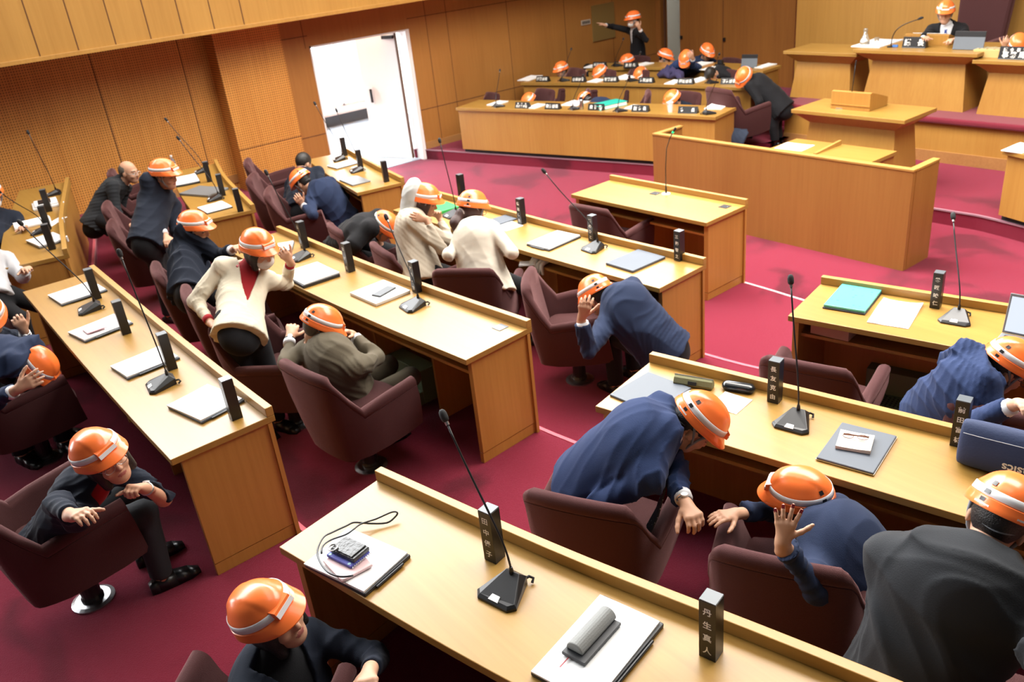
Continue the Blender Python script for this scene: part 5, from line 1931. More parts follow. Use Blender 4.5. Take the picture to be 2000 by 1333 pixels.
def helmet_parts():
    n = 72
    rows = []
    # visor and skirt, rim to crown
    def visor(az):
        c = math.cos(az)
        return 0.040 * max(c - 0.25, 0) ** 0.8 / 0.75 ** 0.8 if c > 0.25 else 0.0
    for zz, flare, vis in ((-0.012, 0.010, 1.0), (-0.008, 0.011, 1.0), (0.004, 0.008, 0.62), (0.014, 0.006, 0.28), (0.024, 0.005, 0.05), (0.0265, 0.0005, 0.0)):
        ring = []
        for i in range(n):
            az = 2 * PI * i / n
            r = dome(az, max(zz, 0)) + flare
            v = visor(az) * vis
            x, y = r * math.sin(az), r * math.cos(az) + v
            z = zz - (0.010 * v / 0.052 if vis > 0.5 else 0)
            ring.append((x, y, z))
        rows.append(ring)
    for zz in (0.04, 0.055, 0.062, 0.07, 0.078, 0.087, 0.096, 0.104, 0.111, 0.117, 0.122, 0.1255, 0.1275):
        rows.append([(dome(2 * PI * i / n, zz) * math.sin(2 * PI * i / n), dome(2 * PI * i / n, zz) * math.cos(2 * PI * i / n), zz) for i in range(n)])
    inner = []
    for zz, g in ((-0.010, 0.004), (0.01, 0.008), (0.06, 0.012)):
        inner.append([((dome(2 * PI * i / n, max(zz, 0)) - g) * math.sin(2 * PI * i / n), (dome(2 * PI * i / n, max(zz, 0)) - g) * math.cos(2 * PI * i / n), zz) for i in range(n)])
    vs = [p for r in rows for p in r] + [(0, 0, 0.128)]
    fs = []
    for k in range(len(rows) - 1):
        for i in range(n):
            j = (i + 1) % n
            fs.append((k * n + i, k * n + j, k * n + n + j, k * n + n + i))
    top = len(vs) - 1
    k = (len(rows) - 1) * n
    fs += [(k + i, k + (i + 1) % n, top) for i in range(n)]
    b0 = len(vs)
    vs += [p for r in inner for p in r]
    for i in range(n):
        j = (i + 1) % n
        fs.append((i, b0 + i, b0 + j, j))
        for q in range(2):
            fs.append((b0 + q * n + i, b0 + q * n + n + i, b0 + q * n + n + j, b0 + q * n + j))
    shell = MB().add(vs, fs)
    # forehead block that carries the band forward
    blk = [(-0.046, 0.128, 0.026), (0.046, 0.128, 0.026), (0.050, 0.098, 0.026), (-0.050, 0.098, 0.026)]
    blt = [(-0.043, 0.131, 0.052), (0.043, 0.131, 0.052), (0.046, 0.090, 0.070), (-0.046, 0.090, 0.070)]
    blk = [(x, y + 0.018 * (y > .1), z - .004) for x, y, z in blk]
    blt = [(x, y + 0.008 * (y > .1), z) for x, y, z in blt]
    shell.hull(blk, blt)
    # reflective band round the shell, stepping down over the forehead block
    band = MB()
    vs, fs = [], []
    a0 = 0.36
    m_ = 56
    for i in range(m_ + 1):
        az = a0 + (2 * PI - 2 * a0) * i / m_
        for z, g in ((0.028, 0.0005), (0.029, 0.0028), (0.054, 0.0028), (0.0555, 0.0005)):
            r = dome(az, z) + g
            vs.append((r * math.sin(az), r * math.cos(az), z))
    for i in range(m_):
        for q in range(3):
            fs.append((i * 4 + q, i * 4 + 4 + q, i * 4 + 5 + q, i * 4 + 1 + q))
    band.add(vs, fs)
    strip = MB().hull([(-0.0455, 0.1475, 0.024), (0.0455, 0.1475, 0.024), (0.0455, 0.1385, 0.024), (-0.0455, 0.1385, 0.024)],
                      [(-0.0445, 0.1445, 0.042), (0.0445, 0.1445, 0.042), (0.0445, 0.1365, 0.042), (-0.0445, 0.1365, 0.042)])
    def patch(azc, wz, z0, z1, g=0.0035):
        b = MB(); vs = []
        for i in range(5):
            az = azc + (i / 4 - .5) * wz
            for z in (z0, z1):
                r = dome(az, z) + g
                vs.append((r * math.sin(az), r * math.cos(az), z))
        return b.add(vs, [(2 * i, 2 * i + 2, 2 * i + 3, 2 * i + 1) for i in range(4)])
    vents = [patch(PI + s * 0.52, 0.16, z0, z1, g) for s in (-1, 1) for z0, z1, g in ((0.066, 0.081, 0.003), (0.034, 0.049, 0.0045))]
    vents += [patch(PI + s * 0.52, 0.14, 0.006, 0.020, 0.0075) for s in (-1, 1)]
    stick = [patch(PI + s * 0.50, 0.40, -0.004, 0.003, 0.0098) for s in (-1, 1)]
    nape = MB()
    vs, fs = [], []
    for i in range(25):
        az = PI / 2 + PI * i / 24
        dip = 0.028 * math.sin((az - PI / 2)) ** 2
        for z, g in ((-0.002 - dip, 0), (-0.034 - dip * 1.2, -.003), (-0.034 - dip * 1.2, -.008), (-0.002 - dip, -.006)):
            r = 0.094 + 0.012 * abs(math.cos(az)) + g
            vs.append((r * math.sin(az) * 0.9, r * math.cos(az), z))
    for i in range(24):
        for q in range(4):
            fs.append((i * 4 + q, i * 4 + 4 + q, i * 4 + 4 + (q + 1) % 4, i * 4 + (q + 1) % 4))
    nape.add(vs, fs)
    strap = MB()
    for s in (-1, 1):
        strap.tube([(s * 0.098, 0.045, 0.0), (s * 0.090, 0.03, -0.05), (s * 0.072, 0.035, -0.10), (s * 0.035, 0.055, -0.148), (0, 0.062, -0.156)], 0.0065, 6)
        strap.tube([(s * 0.092, -0.035, -0.01), (s * 0.088, 0.0, -0.05), (s * 0.080, 0.028, -0.085)], 0.0065, 6)
    return shell, band, strip, vents, stick, nape, strap


_H = helmet_parts()
HM = {'shell': _H[0].mesh(), 'band': _H[1].mesh(), 'strip': _H[2].mesh(), 'vents': [v.mesh() for v in _H[3]], 'stick': [v.mesh() for v in _H[4]], 'nape': _H[5].mesh(), 'strap': _H[6].mesh()}


def put_helmet(parent, M, strap=True, detail=2):
    h = link('helmet', HM['shell'], ORANGE, parent, smooth=True)
    h.matrix_local = M
    es = h.modifiers.new('split', 'EDGE_SPLIT'); es.split_angle = math.radians(48)
    link('reflective_band', HM['band'], BAND, h, smooth=True)
    link('front_strip', HM['strip'], BAND, h)
    if detail > 1:
        for v in HM['vents']:
            link('vent', v, BLACK, h)
        for v in HM['stick']:
            link('sticker', v, BAND, h)
    link('nape_band', HM['nape'], GREYSTRAP, h)
    if strap:
        link('chin_strap', HM['strap'], GREYSTRAP, h, smooth=True)
    return h


def Rot(hd, pitch, roll=0):
    """Columns right, forward, up of a head that faces heading hd, bows by pitch and tilts to its right by roll."""
    h, p, r = (math.radians(a) for a in (hd, pitch, roll))
    f = np.array([math.sin(h), math.cos(h), 0]); rt = np.array([math.cos(h), -math.sin(h), 0]); up = np.array([0, 0, 1.0])
    f, up = f * math.cos(p) - up * math.sin(p), up * math.cos(p) + f * math.sin(p)
    rt, up = rt * math.cos(r) - up * math.sin(r), up * math.cos(r) + rt * math.sin(r)
    return np.stack([rt, f, up], 1)


CAMP = np.array([0, 0, CAM_H])


def bone(a, px, L, side):
    """Point seen at px that lies L from a, on the camera's side ('n') or the far side ('f') of it."""
    a = np.asarray(a, float)
    d = N3(ray(*px))
    t0 = (a - CAMP) @ d
    h2 = ((CAMP + d * t0 - a) ** 2).sum()
    s = math.sqrt(max(L * L - h2, 0))
    return CAMP + d * (t0 - s if side == 'n' else t0 + s)


def head_field(c, R, sc=1.0):
    W = lambda x, y, z: c + R @ (np.array([x, y, z]) * sc)
    g = Field()
    E = lambda p, r: ell(W(*p), R, np.array(r) * sc)
    g.add(E((0, -0.012, 0.030), (0.075, 0.094, 0.092)))
    g.add(E((0, 0.030, -0.030), (0.062, 0.064, 0.080)), 0.03)
    g.add(E((0, 0.052, -0.085), (0.036, 0.034, 0.028)), 0.03)
    g.add(E((0, 0.078, 0.026), (0.046, 0.016, 0.010)), 0.015)
    for s in (-1, 1):
        g.add(E((s * 0.040, 0.068, -0.030), (0.020, 0.018, 0.016)), 0.02)
        g.add(E((s * 0.031, 0.098, 0.006), (0.017, 0.012, 0.011)), 0.012, 'sub')
        g.add(E((s * 0.031, 0.078, 0.004), (0.015, 0.012, 0.010)), 0.006)
        g.add(ell(W(s * 0.076, -0.006, -0.008), R, np.array([0.010, 0.021, 0.032]) * sc), 0.006)
    g.add(cone(W(0, 0.090, 0.012), W(0, 0.108, -0.024), 0.008 * sc, 0.011 * sc), 0.012)
    g.add(E((0, 0.098, -0.029), (0.017, 0.010, 0.008)), 0.008)
    g.add(E((0, 0.088, -0.053), (0.022, 0.009, 0.005)), 0.006)
    g.add(E((0, 0.086, -0.062), (0.019, 0.009, 0.006)), 0.006)
    return g


def hand_field(w_, d, n, side, curl, spread=0.0, thumb=0.5, sc=1.0):
    """Hand from the wrist w_: fingers along d, back of the hand towards n, side +1 for a right hand."""
    d = N3(d); n = N3(n - d * (np.asarray(n) @ d))
    t = np.cross(n, d) * side
    g = Field()
    g.tips = []
    offs = (0.030, 0.010, -0.010, -0.028)
    lens = (0.070, 0.078, 0.072, 0.056)
    kn = [w_ + sc * (d * (0.088 - 0.004 * abs(i - 1)) + t * o) for i, o in enumerate(offs)]
    g.add(cone(w_ - d * 0.03, w_ + d * 0.02 * sc, 0.026 * sc, 0.026 * sc, (n, 0.75)), 0.02)
    for k_ in kn:
        g.add(cone(w_ + d * 0.015 * sc, k_, 0.017 * sc, 0.0125 * sc), 0.016)
    g.add(cone(w_ + d * 0.02 * sc, w_ + sc * (d * 0.045 + t * 0.030 - n * 0.006), 0.018 * sc, 0.015 * sc), 0.015)
    def rot(v, a):
        return d * 0 + (v * math.cos(a) + np.cross(axis, v) * math.sin(a))
    for i, (k_, L) in enumerate(zip(kn, lens)):
        fd = N3(d + t * offs[i] / 0.03 * (0.04 + spread * 0.35))
        axis = N3(np.cross(fd, -n))
        p = k_.copy(); v = fd.copy()
        cl = curl[i] if isinstance(curl, (list, tuple)) else curl
        for q, (fr, an) in enumerate(((0.44, 62), (0.31, 78), (0.25, 52))):
            a = math.radians(an) * cl + (0.06 if q else 0.03)
            v = v * math.cos(a) + np.cross(axis, v) * math.sin(a)
            e = p + v * L * fr * sc
            r0, r1 = (0.0095, 0.0088, 0.0082)[q], (0.0088, 0.0080, 0.0070)[q]
            g.add(cone(p, e, r0 * sc, r1 * sc), 0.006 if q == 0 else 0.003)
            p = e
        g.tips.append((e - v * 0.004 * sc + np.cross(v, axis) * 0.0060 * sc, v, axis))
    p = w_ + sc * (d * 0.040 + t * 0.032 - n * 0.006)
    v = N3(t * (0.45 + 0.55 * thumb) + d * (1.0 - 0.45 * thumb) - n * (0.30 + 0.25 * (np.mean(curl))))
    for L, r0, r1 in ((0.036, 0.0125, 0.0105), (0.030, 0.0105, 0.0095), (0.022, 0.0095, 0.0075)):
        e = p + v * L * sc
        g.add(cone(p, e, r0 * sc, r1 * sc), 0.006)
        v = N3(v + d * 0.35 * (1 - 0.4 * thumb) - t * 0.10 * np.mean(curl) - n * 0.2 * np.mean(curl))
        p = e
    return g


def folds(amp, seed):
    """Soft creases of cloth: a few warped ridge waves, strong in patches and faint between them."""
    rs = np.random.RandomState(seed)
    K = rs.normal(size=(4, 3)) * np.array([[9], [14], [22], [36]])
    ph = rs.rand(8) * 6
    W2_ = rs.normal(size=(3, 3)) * 6
    M2_ = rs.normal(size=(2, 3)) * 5

    def g(p, d):
        m_ = np.abs(d) < 0.05
        q = p[m_]
        wv = np.sin(q @ W2_.T + ph[:3]) * 0.09
        s = np.zeros(len(q))
        for i in range(4):
            v = np.sin((q + wv) @ K[i] + ph[3 + i])
            s += ((1 - np.abs(v)) ** 1.6 - 0.35) / (1 + 0.7 * i)
        mk = 0.35 + 0.65 * np.clip(0.5 + 0.5 * np.sin(q @ M2_[0] + ph[7]) + 0.4 * np.sin(q @ M2_[1]), 0, 1)
        d = d.copy()
        d[m_] -= amp * 0.62 * s * mk
        return d
    return g


def ring_tube(c, ax, r, tube, n=20, squash=1.0, fr=None):
    ax = N3(ax)
    x = N3(np.cross(ax, fr if fr is not None else (0.3, 0.2, 0.9))); y = np.cross(ax, x)
    pts = [c + x * r * math.cos(t) + y * r * squash * math.sin(t) for t in np.linspace(0, 2 * PI, n + 1)]
    return MB().tube(pts, tube, 6)


PCHK = []


def person(label, head, hh, hp=0, hr=0, neck=None, hip=None, ch=None, zf=0.0, jacket=DARK, trousers=BLACKC, hair='short', hairmat=HAIR_BLACK,
           helmet=True, L=None, R=None, female=False, vox=0.008, shirt=SHIRT, opened=False, group=None, legs=True, mask=False, glasses=False,
           strap=True, tie=None, bulge=0.04, knees=None, crumple=0.034, seed=1, gender=None, face=True, shw=None, hip_len=0.48, collar=True, hsc=1.0, stand=False, cuffs=True, back_fit=1.0, hem_len=0.12, lh=None, shd=0.055):
    """head: (px, py, z) of the middle of the head; the other joints hang on it by bone lengths along their sight lines.
    L, R: dict(el, es, wr, ws, tip, ts, n, curl, spread, thumb) for each arm."""
    hc = np.array(onY(head[2][1], *head[:2]) if isinstance(head[2], tuple) else P(*head[:2], head[2]))
    HR = Rot(hh, hp, hr)
    nb = bone(hc, neck[0], 0.165, neck[1]) if neck else hc - HR[:, 2] * 0.155 - HR[:, 1] * 0.02
    hipp = nb + np.array(hip) if len(hip) == 3 else (np.array(P(*hip[0], hip[1])) if not isinstance(hip[1], str) else bone(nb, hip[0], hip_len, hip[1]))
    s = N3(nb - hipp)
    cr = math.radians(ch if ch is not None else hh)
    rt = np.array([math.cos(cr), -math.sin(cr), 0])
    rt = N3(rt - s * (rt @ s))
    fw = np.cross(s, rt)
    back_ = -fw * bulge
    waist = hipp + (nb - hipp) * 0.34 + back_ * 0.8
    chest = hipp + (nb - hipp) * 0.72 + back_
    hw = shw or (0.172 if female else 0.195)
    shL, shR = nb - s * shd - rt * hw - fw * 0.005, nb - s * shd + rt * hw - fw * 0.005
    arms = {}
    org = np.array([hipp[0], hipp[1], zf])
    for key, sh, spec, side in (('L', shL, L, -1), ('R', shR, R, 1)):
        if spec is None:
            el = sh - s * 0.26 + rt * side * 0.06 + fw * 0.05
            wr = el + fw * 0.18 - s * 0.12 - rt * side * 0.05
            spec = {}
        else:
            el = bone(sh, spec['el'], 0.275, spec.get('es', 'n'))
            wr = bone(el, spec['wr'], 0.245, spec.get('ws', 'n'))
        tip = bone(wr, spec['tip'], 0.15, spec.get('ts', 'n')) if 'tip' in spec else wr + N3(wr - el) * 0.15
        nn = spec.get('n', 'up')
        if nn == 'up': nv = np.array([0, 0, 1.0])
        elif nn == 'head': nv = wr - hc
        elif nn == 'cam': nv = CAMP - wr
        elif nn == 'fcam': nv = wr - CAMP
        else: nv = np.array(nn, float)
        arms[key] = (sh, el, wr, N3(tip - wr), nv, side, spec)
        PCHK.append((label[:24], key, 'ua %.2f fa %.2f' % (np.linalg.norm(el - sh), np.linalg.norm(wr - el))))
    PCHK.append((label[:24], 'torso %.2f' % np.linalg.norm(nb - hipp), 'hip', hipp.round(2).tolist(), 'neck', nb.round(2).tolist(), 'head', hc.round(2).tolist()))
    # legs
    lg = []
    flatf = N3(np.array([fw[0], fw[1], 0]) + 1e-6)
    if lh is not None:
        flatf = np.array([math.sin(math.radians(lh)), math.cos(math.radians(lh)), 0])
    lr = np.cross(flatf, (0, 0, 1.0)) if lh is not None else rt
    for side in (-1, 1):
        hj = hipp + lr * side * 0.085
        if stand:
            kn = np.array([hj[0] + flatf[0] * 0.03, hj[1] + flatf[1] * 0.03, zf + (hipp[2] - zf) * 0.52]); ft = np.array([hj[0], hj[1], zf + 0.07])
        else:
            kh = max(min(hipp[2] - zf + 0.05, 0.46), 0.10)
            kn = hj + flatf * 0.36 + lr * side * 0.05; kn[2] = zf + kh
            ft = hj + flatf * (0.34 if hipp[2] - zf > 0.36 else 0.10) + lr * side * 0.05; ft[2] = zf + 0.07
        if knees:
            kk = knees[0 if side < 0 else 1]
            if kk is not None:
                kn = bone(hj, kk[0], 0.40, kk[1])
                ft = np.array([kn[0] - flatf[0] * 0.05, kn[1] - flatf[1] * 0.05, zf + 0.07])
        lg.append((hj, kn, ft))
    # skin: head, neck, hands and a slimmer trunk and limbs under the clothes, all one surface
    B = Field()
    B.add(cone(hipp, waist, 0.10, 0.095, (fw, 0.75)))
    B.add(cone(waist, chest, 0.095, 0.11, (fw, 0.75)), 0.05)
    B.add(cone(chest, nb - s * 0.05, 0.10, 0.06), 0.05)
    B.add(cone(shL, shR, 0.04, 0.04), 0.04)
    if legs:
        for hj, kn, ft in lg:
            B.add(cone(hj, kn, 0.07, 0.045), 0.04); B.add(cone(kn, ft, 0.045, 0.035), 0.02)
    nk = hc + HR @ np.array([0, -0.018, -0.055])
    B.add(cone(nb - s * 0.02, nk, 0.056 if not female else 0.048, 0.052 if not female else 0.046), 0.03)
    for sh, el, wr, hd, nv, side, spec in arms.values():
        B.add(cone(sh, el, 0.04, 0.034), 0.03); B.add(cone(el, wr, 0.036, 0.024), 0.02)
    B.group(head_field(hc, HR, hsc), 0.02)
    nails = []
    for sh, el, wr, hd, nv, side, spec in arms.values():
        if spec.get('nails'):
            nails += hand_field(wr, hd, nv, side, spec.get('curl', 0.35), spec.get('spread', 0.1), spec.get('thumb', 0.5), spec.get('hs', 0.93)).tips
        B.group(hand_field(wr, hd, nv, side, spec.get('curl', 0.35), spec.get('spread', 0.1), spec.get('thumb', 0.5), spec.get('hs', 0.93 if female else 1.03)), 0.012)
    root, V, Q = field_object('person', B, vox, SKIN, None, org)
    root.location = org
    tag(root, label, 'person', group)
    # lips, eyes and brows are coloured areas of the face
    if face and vox < 0.0081:
        root.data.materials.append(LIPS); root.data.materials.append(EYE)
        fc = (V[Q].mean(1) + org - hc) @ HR / hsc
        mi = np.zeros(len(Q), np.int32)
        fr = fc[:, 1] > 0.05
        mi[fr & (((np.abs(fc[:, 0]) / 0.023) ** 2 + ((fc[:, 2] + 0.0575) / 0.0095) ** 2) < 1)] = 1
        for sd in (-1, 1):
            mi[fr & ((((fc[:, 0] - sd * 0.031) / 0.016) ** 2 + ((fc[:, 2] - 0.004) / 0.0045) ** 2) < 1)] = 2
            mi[fr & ((((fc[:, 0] - sd * 0.031) / 0.020) ** 2 + ((fc[:, 2] - 0.029 + (fc[:, 0] * sd - .031) ** 2 * 6) / 0.0042) ** 2) < 1)] = 2
        root.data.polygons.foreach_set('material_index', mi)
    for c_, v_, ax_ in nails:
        nn_ = np.cross(v_, ax_)
        Rm = Matrix(np.stack([ax_, v_, nn_], 1).tolist())
        MB().box(tuple(c_ - org), (0.011, 0.014, 0.0025), Rm).build('fingernail', mat('red_nail', (0.22, 0.02, 0.025), 0.25), root, 0.001)
    cv = max(vox, 0.008)
    # jacket
    J = Field()
    hem = (hipp - s * hem_len, -s)
    wid = (0.150 if female else 0.165) * back_fit
    J.add(cone(hipp - s * hem_len, waist, wid * (1.24 if female else 1.14), wid * 0.96, (fw, 0.84), hem), 0.04)
    J.add(cone(waist, chest, wid * 0.94, wid * 1.06, (fw, 0.74)), 0.06)
    J.add(cone(chest, nb - s * 0.08, wid * 0.98, wid * 0.62, (fw, 0.70)), 0.06)
    J.add(cone(shL + rt * .02, shR - rt * .02, 0.066, 0.066), 0.05)
    J.add(cone(nb - s * 0.04, nb + s * 0.012 - fw * 0.012, 0.080, 0.066), 0.03)
    for sh_ in (shL, shR):
        J.add(cone(nb + s * 0.004 - fw * 0.015, nb * 0.35 + sh_ * 0.65, 0.062, 0.055), 0.04)
    if collar:
        ax_ = N3(nk - nb)
        x_ = N3(np.cross(ax_, fw)); y_ = np.cross(ax_, x_)
        for t_ in range(16):
            t0_, t1_ = 2 * PI * t_ / 16, 2 * PI * (t_ + 1) / 16
            p0_, p1_ = (nb + ax_ * 0.012 + (x_ * math.cos(q_) + y_ * math.sin(q_)) * 0.071 for q_ in (t0_, t1_))
            J.add(cone(p0_, p1_, 0.014, 0.014), 0.008)
    for sh, el, wr, hd, nv, side, spec in arms.values():
        a = N3(wr - el)
        J.add(cone(sh, el, 0.066 if not female else 0.058, 0.054 if not female else 0.048), 0.035)
        cut = wr - a * 0.045
        J.add(cone(el, wr, 0.054 if not female else 0.048, 0.041 if not female else 0.037, None, (cut, a)), 0.02)
    if opened:
        # open front: a V from the neck to the waist
        top = nb + s * 0.02
        def vee(p, top=top):
            q = p - top
            z = -(q @ s); x = np.abs(q @ rt); y = q @ fw
            w2 = np.clip(0.085 * (1 - z / 0.40), -0.02, 0.085)
            return np.maximum(np.maximum(x - w2, -y + 0.0), z - 0.46)
        J.items.append((vee, 0.004, 'sub'))
    J.add(cone(nk, hc + HR @ np.array([0, 0, -0.02]), 0.062 if not female else 0.055, 0.075), 0.004, 'sub')
    if crumple:
        J.post.append(folds(crumple, seed))
    jk, _, _ = field_object('jacket', J, cv, jacket, root, org)
    if collar:
        ax_ = N3(nk - nb)
        k = ring_tube(nb + ax_ * 0.030 - org, ax_, 0.060 if not female else 0.053, 0.009, 20)
        k.build('shirt_collar', shirt, root, smooth=True)
    if opened:
        S_ = Field()
        S_.add(cone(hipp, waist, wid * 0.92, wid * 0.86, (fw, 0.70)))
        S_.add(cone(waist, chest, wid * 0.86, wid * 0.97, (fw, 0.70)), 0.06)
        S_.add(cone(chest, nb - s * 0.06, wid * 0.9, wid * 0.50, (fw, 0.68)), 0.06)
        S_.add(cone(nb - s * 0.05, nb + N3(nk - nb) * 0.035, 0.066, 0.058), 0.03)
        field_object('shirt', S_, 0.012, shirt, root, org)
        if tie is not None:
            p0 = nb - s * 0.005 + fw * 0.052
            p1 = chest + fw * (wid * 0.68 + 0.012) - s * 0.02
            p2 = waist + fw * (wid * 0.63 + 0.014)
            b = MB()
            for (a, wa), (c2, wc) in (((p0, 0.014), (p0 - s * 0.03 + fw * .012, 0.018)), ((p0 - s * 0.03 + fw * .012, 0.013), (p1, 0.026)), ((p1, 0.026), (p2, 0.034))):
                a, c2 = a - org, c2 - org
                b.hull([a - rt * wa, a + rt * wa, a + rt * wa + fw * 0.008, a - rt * wa + fw * 0.008],
                       [c2 - rt * wc, c2 + rt * wc, c2 + rt * wc + fw * 0.008, c2 - rt * wc + fw * 0.008])
            b.build('necktie', tie, root)
    for key, (sh, el, wr, hd, nv, side, spec) in arms.items():
        if spec and cuffs:
            a = N3(wr - el)
            MB().tube([wr - a * 0.060 - org, wr - a * 0.026 - org], [0.034, 0.0335] if female else [0.039, 0.038], 14).build('shirt_cuff', shirt, root, smooth=True)
        if spec.get('watch'):
            a = N3(wr - el)
            wt_ = ring_tube(wr - a * 0.008 - org, a, 0.029, 0.006, 18, 0.9).build('wristwatch', STEEL if spec['watch'] == 1 else BLACK, root, smooth=True)
            nvv = N3(nv - a * (nv @ a))
            MB().tube([wr - a * 0.008 + nvv * 0.027 - org, wr - a * 0.008 + nvv * 0.036 - org], 0.015, 14).build('watch_face', WHITE, wt_)
    if legs:
        T = Field()
        T.add(ell(hipp - s * 0.10, np.stack([rt, fw, s], 1), (wid * 0.93, wid * 0.70, 0.14)))
        for hj, kn, ft in lg:
            a = N3(ft - kn)
            T.add(cone(hj, kn, 0.082, 0.066), 0.04)
            T.add(cone(kn, ft, 0.066, 0.056, None, (ft - a * 0.01, a)), 0.02)
        T.post.append(folds(0.004, seed + 50))
        field_object('trousers', T, max(vox, 0.012), trousers, root, org)
        for hj, kn, ft in lg:
            b = MB()
            cs = []
            f3 = flatf; r3 = np.cross(f3, (0, 0, 1.0))
            for y, w3, h3 in ((-0.07, 0.030, 0.05), (-0.03, 0.038, 0.07), (0.06, 0.042, 0.06), (0.13, 0.043, 0.042), (0.18, 0.025, 0.022)):
                c3 = np.array([ft[0], ft[1], zf]) + f3 * y - org
                cs.append([c3 - r3 * w3 + (0, 0, .003), c3 + r3 * w3 + (0, 0, .003), c3 + r3 * w3 * .8 + np.array((0, 0, h3)), c3 - r3 * w3 * .8 + np.array((0, 0, h3))])
            for u, v in zip(cs[:-1], cs[1:]):
                b.hull([tuple(x) for x in u], [tuple(x) for x in v])
            b.build('shoe', BLACK, root, smooth=True)
    # hair
    if hair:
        G = Field()
        W = lambda x, y, z: hc + HR @ (np.array([x, y, z]) * hsc)
        if hair == 'receding':
            G.add(ell(W(0, -0.022, 0.020), HR, np.array([0.081, 0.092, 0.088]) * hsc))
        else:
            G.add(ell(W(0, -0.016, 0.030), HR, np.array([0.083, 0.101, 0.100]) * hsc))
        if hair in ('bob', 'long', 'tail'):
            G.add(ell(W(0, -0.020, -0.020), HR, np.array([0.090, 0.090, 0.10]) * hsc), 0.03)
        if hair == 'bob':
            for sd in (-1, 1):
                G.add(cone(W(sd * 0.066, 0.030, 0.0), W(sd * 0.066, 0.030, -0.09), 0.028, 0.022), 0.02)
        if hair == 'long':
            for sd in (-1, 0, 1):
                G.add(cone(W(sd * 0.06, -0.03, -0.02), W(sd * 0.08, -0.05 + 0.02 * abs(sd), -0.24), 0.045, 0.022), 0.03)
        if hair == 'tail':
            tb = W(0, -0.125, -0.030)
            G.add(cone(W(0, -0.08, -0.01), tb, 0.035, 0.030), 0.02)
            e1 = tb + np.array([0, 0, -0.085]) - HR[:, 1] * 0.055
            e2 = e1 + np.array([0, 0, -0.09]) - HR[:, 1] * 0.012
            G.add(cone(tb, e1, 0.030, 0.050), 0.02); G.add(cone(e1, e2, 0.050, 0.018), 0.02)
        lowcut = {'short': -0.055, 'receding': -0.045, 'bob': -0.125, 'long': -0.4, 'tail': -0.075}[hair]
        def facecut(p):
            q = (p - hc) @ HR / hsc
            line = 0.060 if hair != 'receding' else 0.02
            front = 0.052 if hair in ('short', 'receding') else 0.066
            frontlow = 0.020 if hair in ('short', 'receding') else 0.045
            yl = np.where(q[:, 2] > line, 0.30 if hair != 'receding' else 0.0, np.where(q[:, 2] > 0.0, front, frontlow))
            if hair in ('short', 'receding'):
                ear = (np.abs(q[:, 0]) > 0.055) & (q[:, 2] < 0.005) & (q[:, 1] > -0.035)
                yl = np.where(ear, -0.035, yl)
            elif hair != 'bob':
                yl = np.where((np.abs(q[:, 0]) < 0.055) | (q[:, 2] > 0.03), yl, 0.030)
            else:
                yl = np.where(np.abs(q[:, 0]) > 0.05, 0.075, yl)
            return q[:, 1] - yl
        G.items.append((facecut, 0, 'cut'))
        if hair not in ('long', 'tail'):
            lc = lambda p: -((p - hc) @ HR[:, 2] / hsc - lowcut)
            G.items.append((lc, 0, 'cut'))
        if hair == 'receding':
            G.items.append((lambda p: np.minimum((p - hc) @ HR[:, 2] - 0.075, ((p - hc) @ HR[:, 1]) + 0.03), 0, 'cut'))
        G.post.append(folds(0.004, seed + 9))
        ho, _, _ = field_object('hair', G, max(vox, 0.006), hairmat, root, org)
        if hair == 'tail':
            ring_tube(W(0, -0.118, -0.026) - org, HR[:, 1] + (0, 0, .4), 0.028, 0.011, 14).build('hair_tie', mat('satin_tie', (0.45, 0.38, 0.36), 0.4), ho, smooth=True)
    if mask:
        K = Field()
        K.add(ell(hc + HR @ (np.array([0, 0.052, -0.052]) * hsc), HR, np.array([0.064, 0.060, 0.052]) * hsc))
        K.items.append((lambda p: 0.010 - (p - hc) @ HR[:, 1], 0, 'cut'))
        mo, _, _ = field_object('face_mask', K, max(vox, 0.006), MASKM, root, org)
        b = MB()
        for sd in (-1, 1):
            b.tube([hc + HR @ np.array((sd * .060, .03, -.04)) - org, hc + HR @ np.array((sd * .083, -.01, -.02)) - org], 0.002, 5)
        b.build('ear_loop', WHITE, mo)
    if glasses:
        gm_ = STEEL if glasses == 1 else BLACK
        b = MB()
        for sd in (-1, 1):
            rim = [hc + HR @ (np.array([sd * 0.033 + 0.024 * math.cos(t), 0.103, 0.0 + 0.017 * math.sin(t)]) * hsc) - org for t in np.linspace(0, 2 * PI, 20)]
            b.tube(rim, 0.0016, 5)
            b.tube([hc + HR @ (np.array([sd * 0.057, 0.102, 0.004]) * hsc) - org, hc + HR @ (np.array([sd * 0.080, 0.0, 0.006]) * hsc) - org], 0.0016, 5)
        b.tube([hc + HR @ np.array([-.009, .107, .003]) - org, hc + HR @ np.array([.009, .107, .003]) - org], 0.0016, 5)
        b.build('glasses', gm_, root, smooth=True)
    if helmet:
        Mh = Matrix(HR.tolist()).to_4x4()
        tp = Rot(hh, hp - 4, hr)
        Mh = Matrix(tp.tolist()).to_4x4()
        ctr = hc + HR @ (np.array([0, -0.008, 0.044]) * hsc) - org
        Mh = Mh @ Matrix.Scale(0.95, 4)
        Mh.translation = Vector(ctr.tolist())
        put_helmet(root, Mh, strap, 2)
    return root, dict(hc=hc, HR=HR, nb=nb, hip=hipp, s=s, rt=rt, fw=fw, arms=arms, org=org, chest=chest, waist=waist)


def pin(root, info, x, z, name='lapel_pin', mt=None):
    """Small badge on the jacket front, x to the right and z down from the neck."""
    c = info['nb'] - info['s'] * z + info['rt'] * x + info['fw'] * 0.125 - info['org']
    MB().tube([c, c + info['fw'] * 0.012], 0.008, 12).build(name, mt or mat('gold_pin', (0.55, 0.35, 0.10), 0.3, 0.8), root)

